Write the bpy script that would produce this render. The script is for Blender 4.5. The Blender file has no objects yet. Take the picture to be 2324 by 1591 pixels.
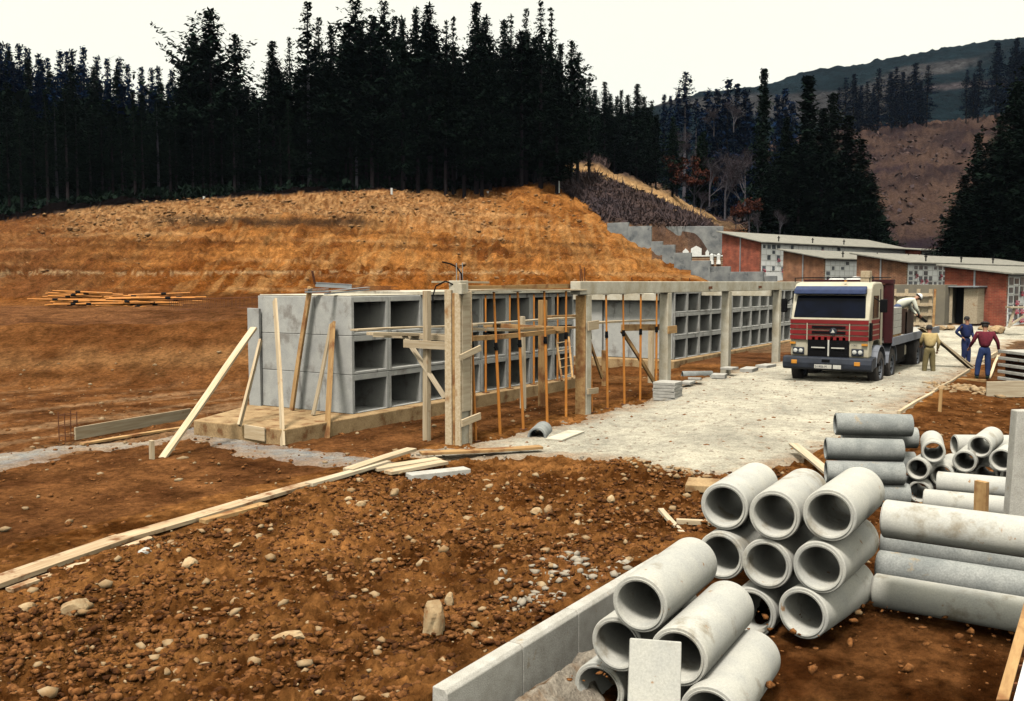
import bpy, bmesh, math, random
import numpy as np
from mathutils import Vector, Matrix
random.seed(7); rng = np.random.default_rng(7)
R = math.radians
scene = bpy.context.scene
COL = scene.collection
# ---------------------------------------------------------------- camera
F = 2150.; PITCH = math.atan(155 / F); HEAD = math.atan(1373 / math.hypot(F, 155)); EYE = 3.0
cp, sp, ca, sa = math.cos(PITCH), math.sin(PITCH), math.cos(HEAD), math.sin(HEAD)
cam_d = bpy.data.cameras.new('camera'); cam = bpy.data.objects.new('camera', cam_d); COL.objects.link(cam)
cam.location = (0, 0, EYE)
cam.rotation_euler = (math.pi / 2 - PITCH, 0, HEAD - math.pi / 2)
cam_d.sensor_width = 36; cam_d.lens = 36 * F / 2324
cam_d.clip_start = 0.05; cam_d.clip_end = 6000
scene.camera = cam
# ---------------------------------------------------------------- sky, sun, exposure
SUN_EL, SUN_AZ = R(62), R(192)          # azimuth: direction the light comes from, counter-clockwise from +x
w = bpy.data.worlds.new("World"); scene.world = w; w.use_nodes = True
nt = w.node_tree; nt.nodes.clear()
out = nt.nodes.new('ShaderNodeOutputWorld'); bg = nt.nodes.new('ShaderNodeBackground')
sky = nt.nodes.new('ShaderNodeTexSky'); sky.sky_type = 'NISHITA'; sky.sun_disc = False
sky.sun_elevation = SUN_EL; sky.sun_rotation = R(90) - SUN_AZ
tc = nt.nodes.new('ShaderNodeTexCoord')
nz = nt.nodes.new('ShaderNodeTexNoise'); nz.inputs['Scale'].default_value = 1.6; nz.inputs['Detail'].default_value = 3
cr = nt.nodes.new('ShaderNodeValToRGB')
cr.color_ramp.elements[0].position = .3; cr.color_ramp.elements[0].color = (6.3, 6.25, 5.35, 1)
cr.color_ramp.elements[1].position = .75; cr.color_ramp.elements[1].color = (7.0, 6.8, 5.6, 1)
mx = nt.nodes.new('ShaderNodeMix'); mx.data_type = 'RGBA'; mx.inputs[0].default_value = .92
nt.links.new(tc.outputs['Generated'], nz.inputs['Vector']); nt.links.new(nz.outputs['Fac'], cr.inputs[0])
nt.links.new(sky.outputs[0], mx.inputs[6]); nt.links.new(cr.outputs[0], mx.inputs[7])
sx_ = nt.nodes.new('ShaderNodeSeparateXYZ'); mr_ = nt.nodes.new('ShaderNodeMapRange'); vm_ = nt.nodes.new('ShaderNodeVectorMath'); vm_.operation = 'SCALE'
mr_.inputs['From Min'].default_value = .28; mr_.inputs['From Max'].default_value = 1; mr_.inputs['To Min'].default_value = 1; mr_.inputs['To Max'].default_value = 1.5      # overcast: brighter towards the zenith
nt.links.new(tc.outputs['Generated'], sx_.inputs[0]); nt.links.new(sx_.outputs['Z'], mr_.inputs['Value'])
nt.links.new(mx.outputs[2], vm_.inputs[0]); nt.links.new(mr_.outputs[0], vm_.inputs['Scale'])
nt.links.new(vm_.outputs[0], bg.inputs[0]); bg.inputs[1].default_value = .1
nt.links.new(bg.outputs[0], out.inputs[0])
sd = bpy.data.lights.new('sun', 'SUN'); sd.energy = 3.0; sd.angle = R(12); sd.color = (1, .95, .86)
so = bpy.data.objects.new('sun', sd); COL.objects.link(so)
sv = Vector((math.cos(SUN_EL) * math.cos(SUN_AZ), math.cos(SUN_EL) * math.sin(SUN_AZ), math.sin(SUN_EL)))
so.rotation_euler = sv.to_track_quat('Z', 'Y').to_euler(); so.location = (-5, 5, 30)
vs = scene.view_settings; vs.view_transform = 'Standard'; vs.look = 'None'; vs.exposure = 0.75; vs.gamma = 1
scene.cycles.max_bounces = 4; scene.cycles.diffuse_bounces = 0

# ---------------------------------------------------------------- mapping from the survey of the picture to metres
def ray(u, v):
    x = (u - 1162) / F; y = (795.5 - v) / F; q = cp + y * sp
    return x / q, (y * cp - sp) / q
def at(u, v, z=0., d=None):
    k, m = ray(u, v)
    if d is None: d = (z - EYE) / m
    l = k * d
    return (d * ca + l * sa, d * sa - l * ca, EYE + m * d)
def proj(x, y, z):
    d = x * ca + y * sa; l = x * sa - y * ca; h = z - EYE; zc = d * cp - h * sp
    return 1162 + F * l / zc, 795.5 - F * (d * sp + h * cp) / zc
# ---------------------------------------------------------------- noise
def hsh(ix, iy, s):
    n = (ix * 374761393 + iy * 668265263 + s * 982451653) & 0xffffffff
    n = ((n ^ (n >> 13)) * 1274126177) & 0xffffffff
    return ((n ^ (n >> 16)) & 0xffff) / 65535.0
def vn(x, y, s=0):
    x = np.asarray(x, float); y = np.asarray(y, float)
    ix = np.floor(x).astype(np.int64); iy = np.floor(y).astype(np.int64)
    fx = x - ix; fy = y - iy; fx = fx * fx * (3 - 2 * fx); fy = fy * fy * (3 - 2 * fy)
    a, b, c, d = hsh(ix, iy, s), hsh(ix + 1, iy, s), hsh(ix, iy + 1, s), hsh(ix + 1, iy + 1, s)
    return (a + (b - a) * fx) * (1 - fy) + (c + (d - c) * fx) * fy
def fbm(x, y, s=0, o=4):
    t = 0; a = .5
    for i in range(o):
        t = t + a * (vn(x, y, s + i) - .5) * 2; x = x * 2.03 + 7.1; y = y * 2.03 + 3.3; a *= .5
    return t
# ---------------------------------------------------------------- terrain profile: per bearing, (distance, picture row or z)
Z = lambda z: ('z', z)
PROF = {
 -700: [(3,Z(0)),(27,Z(0)),(32,735),(54,690),(62,630),(66,615),(78,560),(93,525),(110,490),(160,410),(420,250)],
 0:    [(3,Z(0)),(27,Z(0)),(32,738),(54,692),(62,628),(66,612),(78,548),(93,505),(110,470),(160,400),(420,300)],
 150:  [(3,Z(0)),(27,Z(0)),(32,736),(54,690),(62,628),(66,612),(78,548),(94,482),(110,455),(160,400),(420,320)],
 300:  [(3,Z(0)),(27,Z(0)),(32,733),(54,689),(62,628),(66,613),(79,530),(84,500),(96,463),(160,405),(420,350)],
 600:  [(3,Z(0)),(27,Z(0)),(32,727),(54,685),(62,628),(66,614),(80,522),(81,502),(99,447),(160,400),(420,370)],
 850:  [(3,Z(0)),(31,Z(0)),(36,715),(54,683),(62,630),(66,618),(80,525),(82,500),(101,436),(160,400),(420,380)],
 1100: [(3,Z(0)),(34,Z(0)),(39,705),(54,680),(62,636),(66,623),(78,560),(90,500),(106,434),(160,400),(420,380)],
 1200: [(3,Z(0)),(38,Z(0)),(44,690),(54,676),(62,638),(66,626),(78,565),(90,495),(105,430),(135,372),(420,380)],
 1260: [(3,Z(0)),(40,Z(0)),(46,680),(54,672),(62,639),(66,628),(78,570),(90,500),(106,430),(136,347),(420,380)],
 1345: [(3,Z(0)),(45,Z(0)),(50,670),(55,660),(62,640),(66,630),(78,590),(91,508),(108,450),(136,362),(420,400)],
 1410: [(3,Z(0)),(45,Z(0)),(50,665),(55,655),(62,640),(68,625),(80,580),(88,550),(89.5,508),(130,400),(420,400)],
 1500: [(3,Z(0)),(45,Z(0)),(50,660),(55,650),(62,638),(72,618),(82,590),(88.5,566),(89.5,512),(126,438),(420,420)],
 1570: [(3,Z(0)),(45,Z(.2)),(50,658),(55,650),(62,640),(68,630),(78,604),(88.5,568),(89.5,515),(120,478),(420,480)],
 1645: [(3,Z(0)),(45,Z(.2)),(50,Z(.6)),(55,Z(1.2)),(62,Z(2.2)),(70,Z(2.8)),(84,Z(3.9)),(89,Z(4.2)),(92,Z(7.6)),(112,515),(420,500)],
 1760: [(3,Z(0)),(45,Z(.2)),(52,Z(.5)),(60,Z(1.2)),(66,Z(1.7)),(72,Z(2.2)),(84,Z(3.2)),(95,Z(4.5)),(120,Z(7)),(180,545),(420,300)],
 1950: [(3,Z(0)),(45,Z(.3)),(52,Z(.6)),(58,Z(1.)),(64,Z(1.6)),(70,Z(2.2)),(80,Z(3.3)),(95,Z(4)),(120,Z(6)),(180,555),(300,298),(420,285)],
 2100: [(3,Z(0)),(45,Z(.3)),(52,Z(.7)),(58,Z(1.)),(64,Z(2.)),(70,Z(2.5)),(80,Z(3)),(95,Z(3.6)),(120,Z(6)),(180,560),(300,288),(420,280)],
 2324: [(3,Z(-.05)),(30,Z(0)),(45,Z(.3)),(52,Z(.7)),(58,Z(.9)),(70,Z(1.2)),(80,Z(2)),(95,Z(3.)),(120,Z(5)),(180,575),(300,263),(420,255)],
 3000: [(3,Z(-.05)),(30,Z(0)),(45,Z(.3)),(52,Z(.6)),(58,Z(.8)),(70,Z(1.)),(80,Z(1.5)),(95,Z(2.)),(120,Z(4)),(180,560),(300,230),(420,200)],
}
PU = sorted(PROF)
def _pz(u, lst):
    ds = []; zs = []
    for d, v in lst:
        ds.append(d); zs.append(v[1] if isinstance(v, tuple) else EYE + ray(u, v)[1] * d)
    return np.array(ds), np.array(zs)
PT = [_pz(u, PROF[u]) for u in PU]
def terr(x, y):
    x = np.asarray(x, float); y = np.asarray(y, float)
    d = x * ca + y * sa; l = x * sa - y * ca
    r = np.hypot(d, l); th = np.arctan2(l, d)
    tc_ = np.clip(th, -.75, .72); de = r * np.cos(tc_); k = np.tan(tc_)
    u = 1162 + k * 2155.6
    idx = np.clip(np.searchsorted(PU, u) - 1, 0, len(PU) - 2)
    z = np.zeros_like(u); zs = np.array([np.interp(de, a, b) for a, b in PT])
    pu = np.array(PU, float); t = np.clip((u - pu[idx]) / (pu[idx + 1] - pu[idx]), 0, 1); t = t * t * (3 - 2 * t)
    if zs.ndim == 1: zs = zs[:, None]; z = zs[idx, 0] * (1 - t) + zs[idx + 1, 0] * t
    else:
        ii = np.arange(u.size)
        z = zs.reshape(len(PU), -1)[idx.ravel(), ii] * (1 - t.ravel()) + zs.reshape(len(PU), -1)[idx.ravel() + 1, ii] * t.ravel()
        z = z.reshape(u.shape)
    behind = np.abs(th) > 1.3
    return np.where(behind, np.minimum(z, .0 + 0 * z), z)
def gz(x, y): return float(terr(np.array([x]), np.array([y]))[0]) + mound1(x, y)
MOUNDS = []
for u, v, h, s in ((1440,1085,.2,.55),(1380,1075,.1,.5),(1150,1120,.1,.8),(985,1240,.08,.6),(320,1270,.08,.6),(1250,1300,.1,.6),(1500,1120,.08,.5),(700,1110,.07,.8),(500,1060,.05,.6)):
    p = at(u, v); MOUNDS.append((p[0], p[1], h, s))
def mound(x, y):
    t = 0 * np.asarray(x, float)
    for mx_, my, h, s in MOUNDS: t = t + h * np.exp(-((x - mx_) ** 2 + (y - my) ** 2) / s ** 2)
    # soil heaped up against the back of the kerb
    t = t + .13 * np.exp(-np.clip(y - 3.95, 0, 9) ** 2 / .5) * (y > 3.93) * (x < 10) * (x > 3)
    return t
def mound1(x, y): return float(mound(np.array([x]), np.array([y]))[0])
def inpoly(x, y, P):
    x = np.asarray(x, float); y = np.asarray(y, float); ins = np.zeros(x.shape, bool); dm = np.full(x.shape, 1e9)
    n = len(P)
    for i in range(n):
        x0, y0 = P[i]; x1, y1 = P[(i + 1) % n]
        c = ((y0 > y) != (y1 > y)) & (x < (x1 - x0) * (y - y0) / ((y1 - y0) if y1 != y0 else 1e-9) + x0)
        ins ^= c
        L2 = (x1 - x0) ** 2 + (y1 - y0) ** 2
        t = np.clip(((x - x0) * (x1 - x0) + (y - y0) * (y1 - y0)) / L2, 0, 1)
        dm = np.minimum(dm, np.hypot(x - x0 - t * (x1 - x0), y - y0 - t * (y1 - y0)))
    return np.where(ins, dm, -dm)
ROAD = [(13.0,10.6),(12.9,9.6),(14.0,8.1),(14.3,7.0),(13.6,5.7),(13.7,4.9),(16.4,4.1),(23,4.0),(50,4.0),(51,2),(49,-3),(45,-9),(60,-16),(60,0),(56,8),(52,10.5),(40,10.3),(33,10.2),(26.4,10.4),(22.5,9.95),(18.6,9.75),(16.2,9.85),(14.1,9.9)]
SPILL = [at(*p)[:2] for p in ((400,975),(445,966),(640,1013),(735,1022),(850,1040),(890,1050),(830,1062),(700,1050),(560,1030),(430,992))]
SPILL2 = [at(*p)[:2] for p in ((-60,1035),(60,1020),(170,1008),(300,1003),(420,985),(425,995),(300,1016),(175,1022),(60,1052),(-60,1075))]
def warp(x, y, a=.25, s=2.2): return x + a * fbm(x * s, y * s, 31, 3), y + a * fbm(x * s, y * s, 47, 3)
def roadmask(x, y): return inpoly(*warp(x, y, .45), ROAD)
def spillmask(x, y):
    X, Y = warp(x, y, .35, 3.5)
    return np.maximum(inpoly(X, Y, SPILL), inpoly(X, Y, SPILL2))
# ---------------------------------------------------------------- tags and mesh building
def tag(o, label=None, cat=None, group=None, kind=None):
    if label: o['label'] = label
    if cat: o['category'] = cat
    if group: o['group'] = group
    if kind: o['kind'] = kind
    return o
def thing(name, label, cat, loc=(0, 0, 0), rz=0, group=None):
    o = bpy.data.objects.new(name, None); COL.objects.link(o); o.empty_display_size = .2
    o.location = loc; o.rotation_euler = (0, 0, rz); return tag(o, label, cat, group)
def link(name, me, parent=None, mats=()):
    o = bpy.data.objects.new(name, me); COL.objects.link(o)
    if parent is not None: o.parent = parent
    for m in mats: me.materials.append(m)
    return o
class MB:
    def __init__(s): s.v = []; s.f = []; s.mi = []
    def add(s, vs_, fs, mi=0):
        b = len(s.v); s.v += [tuple(p) for p in vs_]; s.f += [tuple(b + i for i in f) for f in fs]; s.mi += [mi] * len(fs); return s
    def hexa(s, c, mi=0):
        return s.add(c, [(0,3,2,1),(4,5,6,7),(0,1,5,4),(1,2,6,5),(2,3,7,6),(3,0,4,7)], mi)
    def box(s, x0, y0, z0, x1, y1, z1, mi=0):
        return s.hexa([(x0,y0,z0),(x1,y0,z0),(x1,y1,z0),(x0,y1,z0),(x0,y0,z1),(x1,y0,z1),(x1,y1,z1),(x0,y1,z1)], mi)
    def bar(s, p, q, w_, t, up=(0, 0, 1), mi=0):
        p = Vector(p); q = Vector(q); d = (q - p).normalized(); up = Vector(up)
        sd_ = d.cross(up)
        if sd_.length < 1e-4: sd_ = d.cross(Vector((1, 0, 0)))
        sd_.normalize(); n = sd_.cross(d)
        c = [p - sd_ * w_ / 2 - n * t / 2, q - sd_ * w_ / 2 - n * t / 2, q + sd_ * w_ / 2 - n * t / 2, p + sd_ * w_ / 2 - n * t / 2]
        return s.hexa(c + [k + n * t for k in c], mi)
    def tube(s, p, q, r0, r1=None, n=10, caps=True, mi=0):
        r1 = r0 if r1 is None else r1; p = Vector(p); q = Vector(q); d = (q - p).normalized()
        a = d.orthogonal().normalized(); b = d.cross(a); vs_ = []
        for c, r in ((p, r0), (q, r1)):
            for i in range(n):
                t = 2 * math.pi * i / n; vs_.append(c + (a * math.cos(t) + b * math.sin(t)) * r)
        fs = [(i, (i + 1) % n, n + (i + 1) % n, n + i) for i in range(n)]
        if caps: fs += [tuple(range(n - 1, -1, -1)), tuple(range(n, 2 * n))]
        return s.add(vs_, fs, mi)
    def path(s, pts, r, n=6, mi=0):
        for a, b in zip(pts[:-1], pts[1:]): s.tube(a, b, r, r, n, True, mi)
        return s
    def prism(s, prof, axis, a, b, mi=0):
        """prof: 2D outline; axis 'y': (x,z) extruded along y from a to b; 'x': (y,z); 'z': (x,y)"""
        f3 = {'y': lambda p, t: (p[0], t, p[1]), 'x': lambda p, t: (t, p[0], p[1]), 'z': lambda p, t: (p[0], p[1], t)}[axis]
        n = len(prof); vs_ = [f3(p, a) for p in prof] + [f3(p, b) for p in prof]
        fs = [tuple(range(n - 1, -1, -1)), tuple(range(n, 2 * n))] + [(i, (i + 1) % n, n + (i + 1) % n, n + i) for i in range(n)]
        return s.add(vs_, fs, mi)
    def lathe(s, prof, n=24, M=None, mi=0, closed=False):
        M = M or Matrix(); m = len(prof); vs_ = []
        for i in range(n):
            t = 2 * math.pi * i / n
            for r, z in prof: vs_.append(M @ Vector((z, r * math.cos(t), r * math.sin(t))))
        fs = []
        for i in range(n):
            j = (i + 1) % n
            for k in range(m if closed else m - 1):
                k2 = (k + 1) % m; fs.append((i * m + k, i * m + k2, j * m + k2, j * m + k))
        return s.add(vs_, fs, mi)
    def build(s, name, mat, parent=None, org=None, bevel=0, smooth=False, loc=None):
        if org is None: org = tuple(parent.location) if parent is not None and parent.rotation_euler.z == 0 and loc is None else (0, 0, 0)
        me = bpy.data.meshes.new(name)
        me.from_pydata([(a[0] - org[0], a[1] - org[1], a[2] - org[2]) for a in s.v], [], s.f)
        mats = mat if isinstance(mat, (list, tuple)) else [mat]
        for m in mats: me.materials.append(m)
        me.polygons.foreach_set('material_index', s.mi)
        bm = bmesh.new(); bm.from_mesh(me); bmesh.ops.recalc_face_normals(bm, faces=bm.faces); bm.to_mesh(me); bm.free()
        if smooth:
            me.polygons.foreach_set('use_smooth', [True] * len(me.polygons))
            if smooth != 'all': me.set_sharp_from_angle(angle=R(38))
        o = link(name, me, parent)
        if parent is None: o.location = org
        if bevel:
            md = o.modifiers.new('bevel', 'BEVEL'); md.width = bevel; md.segments = 2; md.limit_method = 'ANGLE'
        return o
def npmesh(name, V, Fq, mat, parent=None, smooth=True, cols=None, fcols=None):
    me = bpy.data.meshes.new(name); V = np.asarray(V, np.float32); Fq = np.asarray(Fq, np.int32); k = Fq.shape[1]
    me.vertices.add(len(V)); me.vertices.foreach_set('co', V.ravel())
    me.loops.add(Fq.size); me.loops.foreach_set('vertex_index', Fq.ravel())
    me.polygons.add(len(Fq)); me.polygons.foreach_set('loop_start', np.arange(0, Fq.size, k, dtype=np.int32))
    me.update(calc_edges=True); me.validate()
    if smooth: me.polygons.foreach_set('use_smooth', [True] * len(me.polygons))
    if cols is not None:
        a = me.color_attributes.new('Col', 'FLOAT_COLOR', 'POINT')
        c = np.ones((len(V), 4), np.float32); c[:, :3] = cols; a.data.foreach_set('color', c.ravel())
    me.materials.append(mat); return link(name, me, parent)
def copy_tree(o, parent=None):
    c = o.copy(); COL.objects.link(c); c.parent = parent
    for ch in list(o.children): copy_tree(ch, c)
    return c
# ---------------------------------------------------------------- materials
def mat(name, c1, c2=None, scale=5, detail=6, bump=0, bdist=.01, rough=.9, metal=0, spec=.3, stretch=None, stain=None, fine=None, coord='Object', stain2=None, rnd=0, lo=.35, hi=.65, bscale=None):
    m = bpy.data.materials.new(name); m.use_nodes = True; n = m.node_tree; p = n.nodes['Principled BSDF']; L = n.links.new
    p.inputs['Roughness'].default_value = rough; p.inputs['Metallic'].default_value = metal
    p.inputs['Specular IOR Level'].default_value = spec
    t = n.nodes.new('ShaderNodeTexCoord'); src = t.outputs[coord]
    if rnd:
        oi = n.nodes.new('ShaderNodeObjectInfo'); va = n.nodes.new('ShaderNodeVectorMath'); va.operation = 'ADD'
        vm = n.nodes.new('ShaderNodeVectorMath'); vm.operation = 'SCALE'; vm.inputs[0].default_value = (37, 71, 53)
        L(oi.outputs['Random'], vm.inputs['Scale']); L(src, va.inputs[0]); L(vm.outputs[0], va.inputs[1]); src = va.outputs[0]
    base_src = src
    if stretch:
        mp = n.nodes.new('ShaderNodeMapping'); mp.inputs['Scale'].default_value = stretch; L(src, mp.inputs[0]); src = mp.outputs[0]
    def noise(s_, sc, de=6):
        a = n.nodes.new('ShaderNodeTexNoise'); a.inputs['Scale'].default_value = sc; a.inputs['Detail'].default_value = de
        a.inputs['Roughness'].default_value = .62; L(s_, a.inputs['Vector']); return a.outputs['Fac']
    def ramp(fac, a, ca_, b, cb_):
        q = n.nodes.new('ShaderNodeValToRGB'); e = q.color_ramp.elements
        e[0].position = a; e[0].color = (*ca_, 1); e[1].position = b; e[1].color = (*cb_, 1); L(fac, q.inputs[0]); return q.outputs[0]
    def mix(kind, f, a, b):
        q = n.nodes.new('ShaderNodeMix'); q.data_type = 'RGBA'; q.blend_type = kind
        if isinstance(f, (int, float)): q.inputs[0].default_value = f
        else: L(f, q.inputs[0])
        L(a, q.inputs[6]); L(b, q.inputs[7]); return q.outputs[2]
    c2 = c2 or tuple(k * .8 for k in c1)
    f0 = noise(src, scale, detail); col = ramp(f0, lo, c1, hi, c2)
    if stain:                     # (colour, scale, threshold)
        sf = noise(base_src, stain[1], 5); sr = ramp(sf, stain[2], (0, 0, 0), stain[2] + .12, (1, 1, 1))
        rgb = n.nodes.new('ShaderNodeRGB'); rgb.outputs[0].default_value = (*stain[0], 1); col = mix('MIX', sr, col, rgb.outputs[0])
    if stain2:                    # second kind of mark, drawn out along z when a third number is given
        s2 = base_src
        if len(stain2) > 3:
            mp2 = n.nodes.new('ShaderNodeMapping'); mp2.inputs['Scale'].default_value = stain2[3]; L(base_src, mp2.inputs[0]); s2 = mp2.outputs[0]
        sf = noise(s2, stain2[1], 6); sr = ramp(sf, stain2[2], (0, 0, 0), stain2[2] + .05, (.85, .85, .85))
        rgb = n.nodes.new('ShaderNodeRGB'); rgb.outputs[0].default_value = (*stain2[0], 1); col = mix('MIX', sr, col, rgb.outputs[0])
    if fine:                      # (scale, low, high) multiplies
        ff = noise(base_src, fine[0], 3); col = mix('MULTIPLY', 1., col, ramp(ff, .3, (fine[1],) * 3, .7, (fine[2],) * 3))
    if rnd:
        rr = ramp(oi.outputs['Random'], 0, (1 - rnd,) * 3, 1, (1 + rnd * .6,) * 3); col = mix('MULTIPLY', 1., col, rr)
    L(col, p.inputs['Base Color'])
    if bump:
        b = n.nodes.new('ShaderNodeBump'); b.inputs['Strength'].default_value = bump; b.inputs['Distance'].default_value = bdist
        L(noise(src if bscale is None else base_src, bscale or scale * 3, 8), b.inputs['Height']); L(b.outputs[0], p.inputs['Normal'])
    return m
def plain(name, c, rough=.5, metal=0, spec=.5): 
    return mat(name, c, tuple(k * .8 for k in c), 7, 4, 0, rough=rough, metal=metal, spec=spec)
def attr_mat(name, scale, lo, hi, bump, bdist, big=.5):
    m = bpy.data.materials.new(name); m.use_nodes = True; n = m.node_tree; p = n.nodes['Principled BSDF']; L = n.links.new
    p.inputs['Roughness'].default_value = .97; p.inputs['Specular IOR Level'].default_value = .0
    a = n.nodes.new('ShaderNodeVertexColor'); a.layer_name = 'Col'
    g = n.nodes.new('ShaderNodeNewGeometry')
    def noise(sc, de):
        q = n.nodes.new('ShaderNodeTexNoise'); q.inputs['Scale'].default_value = sc; q.inputs['Detail'].default_value = de; q.inputs['Roughness'].default_value = .7
        L(g.outputs['Position'], q.inputs['Vector']); return q.outputs['Fac']
    q = n.nodes.new('ShaderNodeValToRGB'); e = q.color_ramp.elements; e[0].position = .32; e[0].color = (lo,) * 3 + (1,); e[1].position = .68; e[1].color = (hi,) * 3 + (1,)
    L(noise(scale, 10), q.inputs[0])
    mx1 = n.nodes.new('ShaderNodeMix'); mx1.data_type = 'RGBA'; mx1.blend_type = 'MULTIPLY'; mx1.inputs[0].default_value = 1
    q2 = n.nodes.new('ShaderNodeValToRGB'); e = q2.color_ramp.elements; e[0].position = .36; e[0].color = (1 - big,) * 3 + (1,); e[1].position = .64; e[1].color = (1 + big * .8,) * 3 + (1,)
    L(noise(scale * .16, 12), q2.inputs[0]); mx3 = n.nodes.new('ShaderNodeMix'); mx3.data_type = 'RGBA'; mx3.blend_type = 'MULTIPLY'; mx3.inputs[0].default_value = 1
    L(a.outputs[0], mx1.inputs[6]); L(q.outputs[0], mx1.inputs[7]); L(mx1.outputs[2], mx3.inputs[6]); L(q2.outputs[0], mx3.inputs[7]); L(mx3.outputs[2], p.inputs['Base Color'])
    b = n.nodes.new('ShaderNodeBump'); b.inputs['Strength'].default_value = bump; b.inputs['Distance'].default_value = bdist
    b0 = n.nodes.new('ShaderNodeBump'); b0.inputs['Strength'].default_value = .8; b0.inputs['Distance'].default_value = bdist * 2.6; L(noise(scale * .22, 12), b0.inputs['Height']); L(b0.outputs[0], b.inputs['Normal'])
    L(noise(scale * 1.7, 12), b.inputs['Height']); L(b.outputs[0], p.inputs['Normal'])
    return m
M = {}
M['soil'] = attr_mat('soil', 9, .5, 1.5, 1., .07, .42)
M['gravel'] = attr_mat('gravel', 26, .6, 1.3, .8, .03, .22)
M['hill'] = attr_mat('hill', .25, .55, 1.45, .5, 1.)
M['concrete'] = mat('concrete', (.34,.335,.32), (.43,.42,.39), 3, 6, .35, .006, .9, stain=((.23,.21,.19), 1.7, .56), stain2=((.17,.16,.15), 1.6, .6, (2.2, 2.2, .35)), fine=(60, .86, 1.1), rnd=.06, bscale=60)
M['pipe'] = mat('pipe_concrete', (.37,.365,.34), (.46,.445,.395), 2.5, 6, .4, .004, .85, stain=((.25,.22,.17), 2.6, .57), stain2=((.27,.14,.055), 7, .66), fine=(70, .88, 1.1), rnd=.07, bscale=70)
M['pipe_grey'] = mat('grey_pipe_concrete', (.19,.20,.195), (.30,.305,.29), 4, 7, .5, .005, .9, stain=((.34,.25,.14), 5, .64), fine=(60, .75, 1.15), rnd=.1, bscale=50)
M['kerb'] = mat('kerb_concrete', (.48,.46,.42), (.37,.35,.31), 6, 7, .6, .006, .9, stain=((.30,.22,.13), 5, .62), fine=(110, .7, 1.12), rnd=.05, bscale=90)
M['column'] = mat('fresh_concrete', (.56,.52,.43), (.40,.345,.25), 2.5, 7, .4, .006, .9, stain=((.34,.25,.14), 3, .64), fine=(40, .85, 1.1), rnd=.05, bscale=40)
M['footing'] = mat('dirty_concrete', (.40,.27,.14), (.24,.15,.07), 3, 7, .5, .01, .95, stain=((.17,.075,.028), 3, .56), fine=(30, .75, 1.15), bscale=25)
M['dark_in'] = mat('niche_concrete', (.20,.20,.20), (.14,.14,.14), 3, 6, .3, .006, .95, fine=(50, .85, 1.1))
M['wood'] = mat('timber', (.52,.42,.29), (.38,.28,.17), 1.4, 6, .5, .004, .8, stretch=(1, 14, 14), stain=((.26,.13,.05), 2.4, .62), rnd=.22)
M['wood_dirty'] = mat('muddy_timber', (.44,.27,.115), (.30,.17,.07), 1.4, 6, .5, .004, .85, stretch=(1, 12, 12), stain=((.20,.085,.03), 2.0, .5), rnd=.2)
M['wood_grey'] = mat('weathered_timber', (.50,.42,.30), (.36,.28,.19), 1.4, 6, .5, .004, .85, stretch=(1, 12, 12), stain=((.30,.17,.08), 2.5, .62), rnd=.15)
M['orange'] = mat('orange_paint', (.56,.21,.035), (.42,.16,.035), 3, 5, 0, .01, .6, stain=((.45,.32,.2), 5, .63), rnd=.12)
M['black'] = plain('black_metal', (.005,.005,.006), .7, 0, .08)
M['rust'] = mat('rust', (.14,.05,.02), (.08,.03,.015), 20, 4, .3, .002, .9)
M['brick'] = None
M['white'] = plain('white_paint', (.70,.69,.66), .6)
M['render'] = mat('white_render', (.92,.92,.91), (.84,.84,.82), 2, 5, .1, .01, .9)
M['steel'] = plain('steel', (.32,.34,.36), .5, .5)
M['needle'] = mat('needles', (.005,.010,.008), (.010,.017,.011), 1.2, 4, 0, rough=1, spec=0, rnd=.35)
M['needle_haze'] = mat('hazed_needles', (.003,.009,.028), (.005,.015,.042), 1.2, 4, 0, rough=1, spec=0, rnd=.3)  # blue haze of distance put into the needle colour
M['needle_green'] = mat('young_needles', (.008,.016,.010), (.013,.023,.014), 1.2, 4, 0, rough=1, spec=0, rnd=.3)
M['bark'] = mat('bark', (.03,.024,.026), (.016,.013,.015), 6, 5, .3, .02, 1, spec=0, rnd=.3)
M['bark_pale'] = mat('pale_bark', (.09,.085,.10), (.05,.046,.055), 6, 5, .3, .02, 1, spec=0)
M['twig'] = mat('twigs', (.042,.033,.036), (.026,.02,.025), 3, 3, 0, rough=1, spec=0, rnd=.3)
M['russet'] = mat('russet_leaves', (.085,.028,.018), (.04,.018,.014), 1, 3, 0, rough=1, spec=0, rnd=.2)
M['rock'] = mat('limestone', (.42,.31,.18), (.27,.16,.075), 9, 6, .7, .02, .95, stain=((.22,.10,.04), 9, .56), coord='Object', rnd=.2)
M['clod_dark'] = mat('dark_clods', (.10,.038,.012), (.035,.013,.005), 22, 6, .8, .02, 1, spec=.1)
M['crumb'] = mat('grey_crumbs', (.33,.29,.23), (.22,.18,.135), 14, 5, .5, .01, .95, spec=.2)
M['bankstone'] = mat('bank_stones', (.30,.17,.08), (.16,.075,.03), 1.2, 5, .5, .05, .95, spec=.1)
M['clod'] = mat('clods', (.25,.105,.035), (.075,.027,.008), 22, 6, .8, .02, 1, spec=.1)
M['chip'] = mat('stone_chips', (.34,.25,.15), (.22,.13,.06), 6, 4, .5, .01, .95, spec=.2, rnd=.2)
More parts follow.
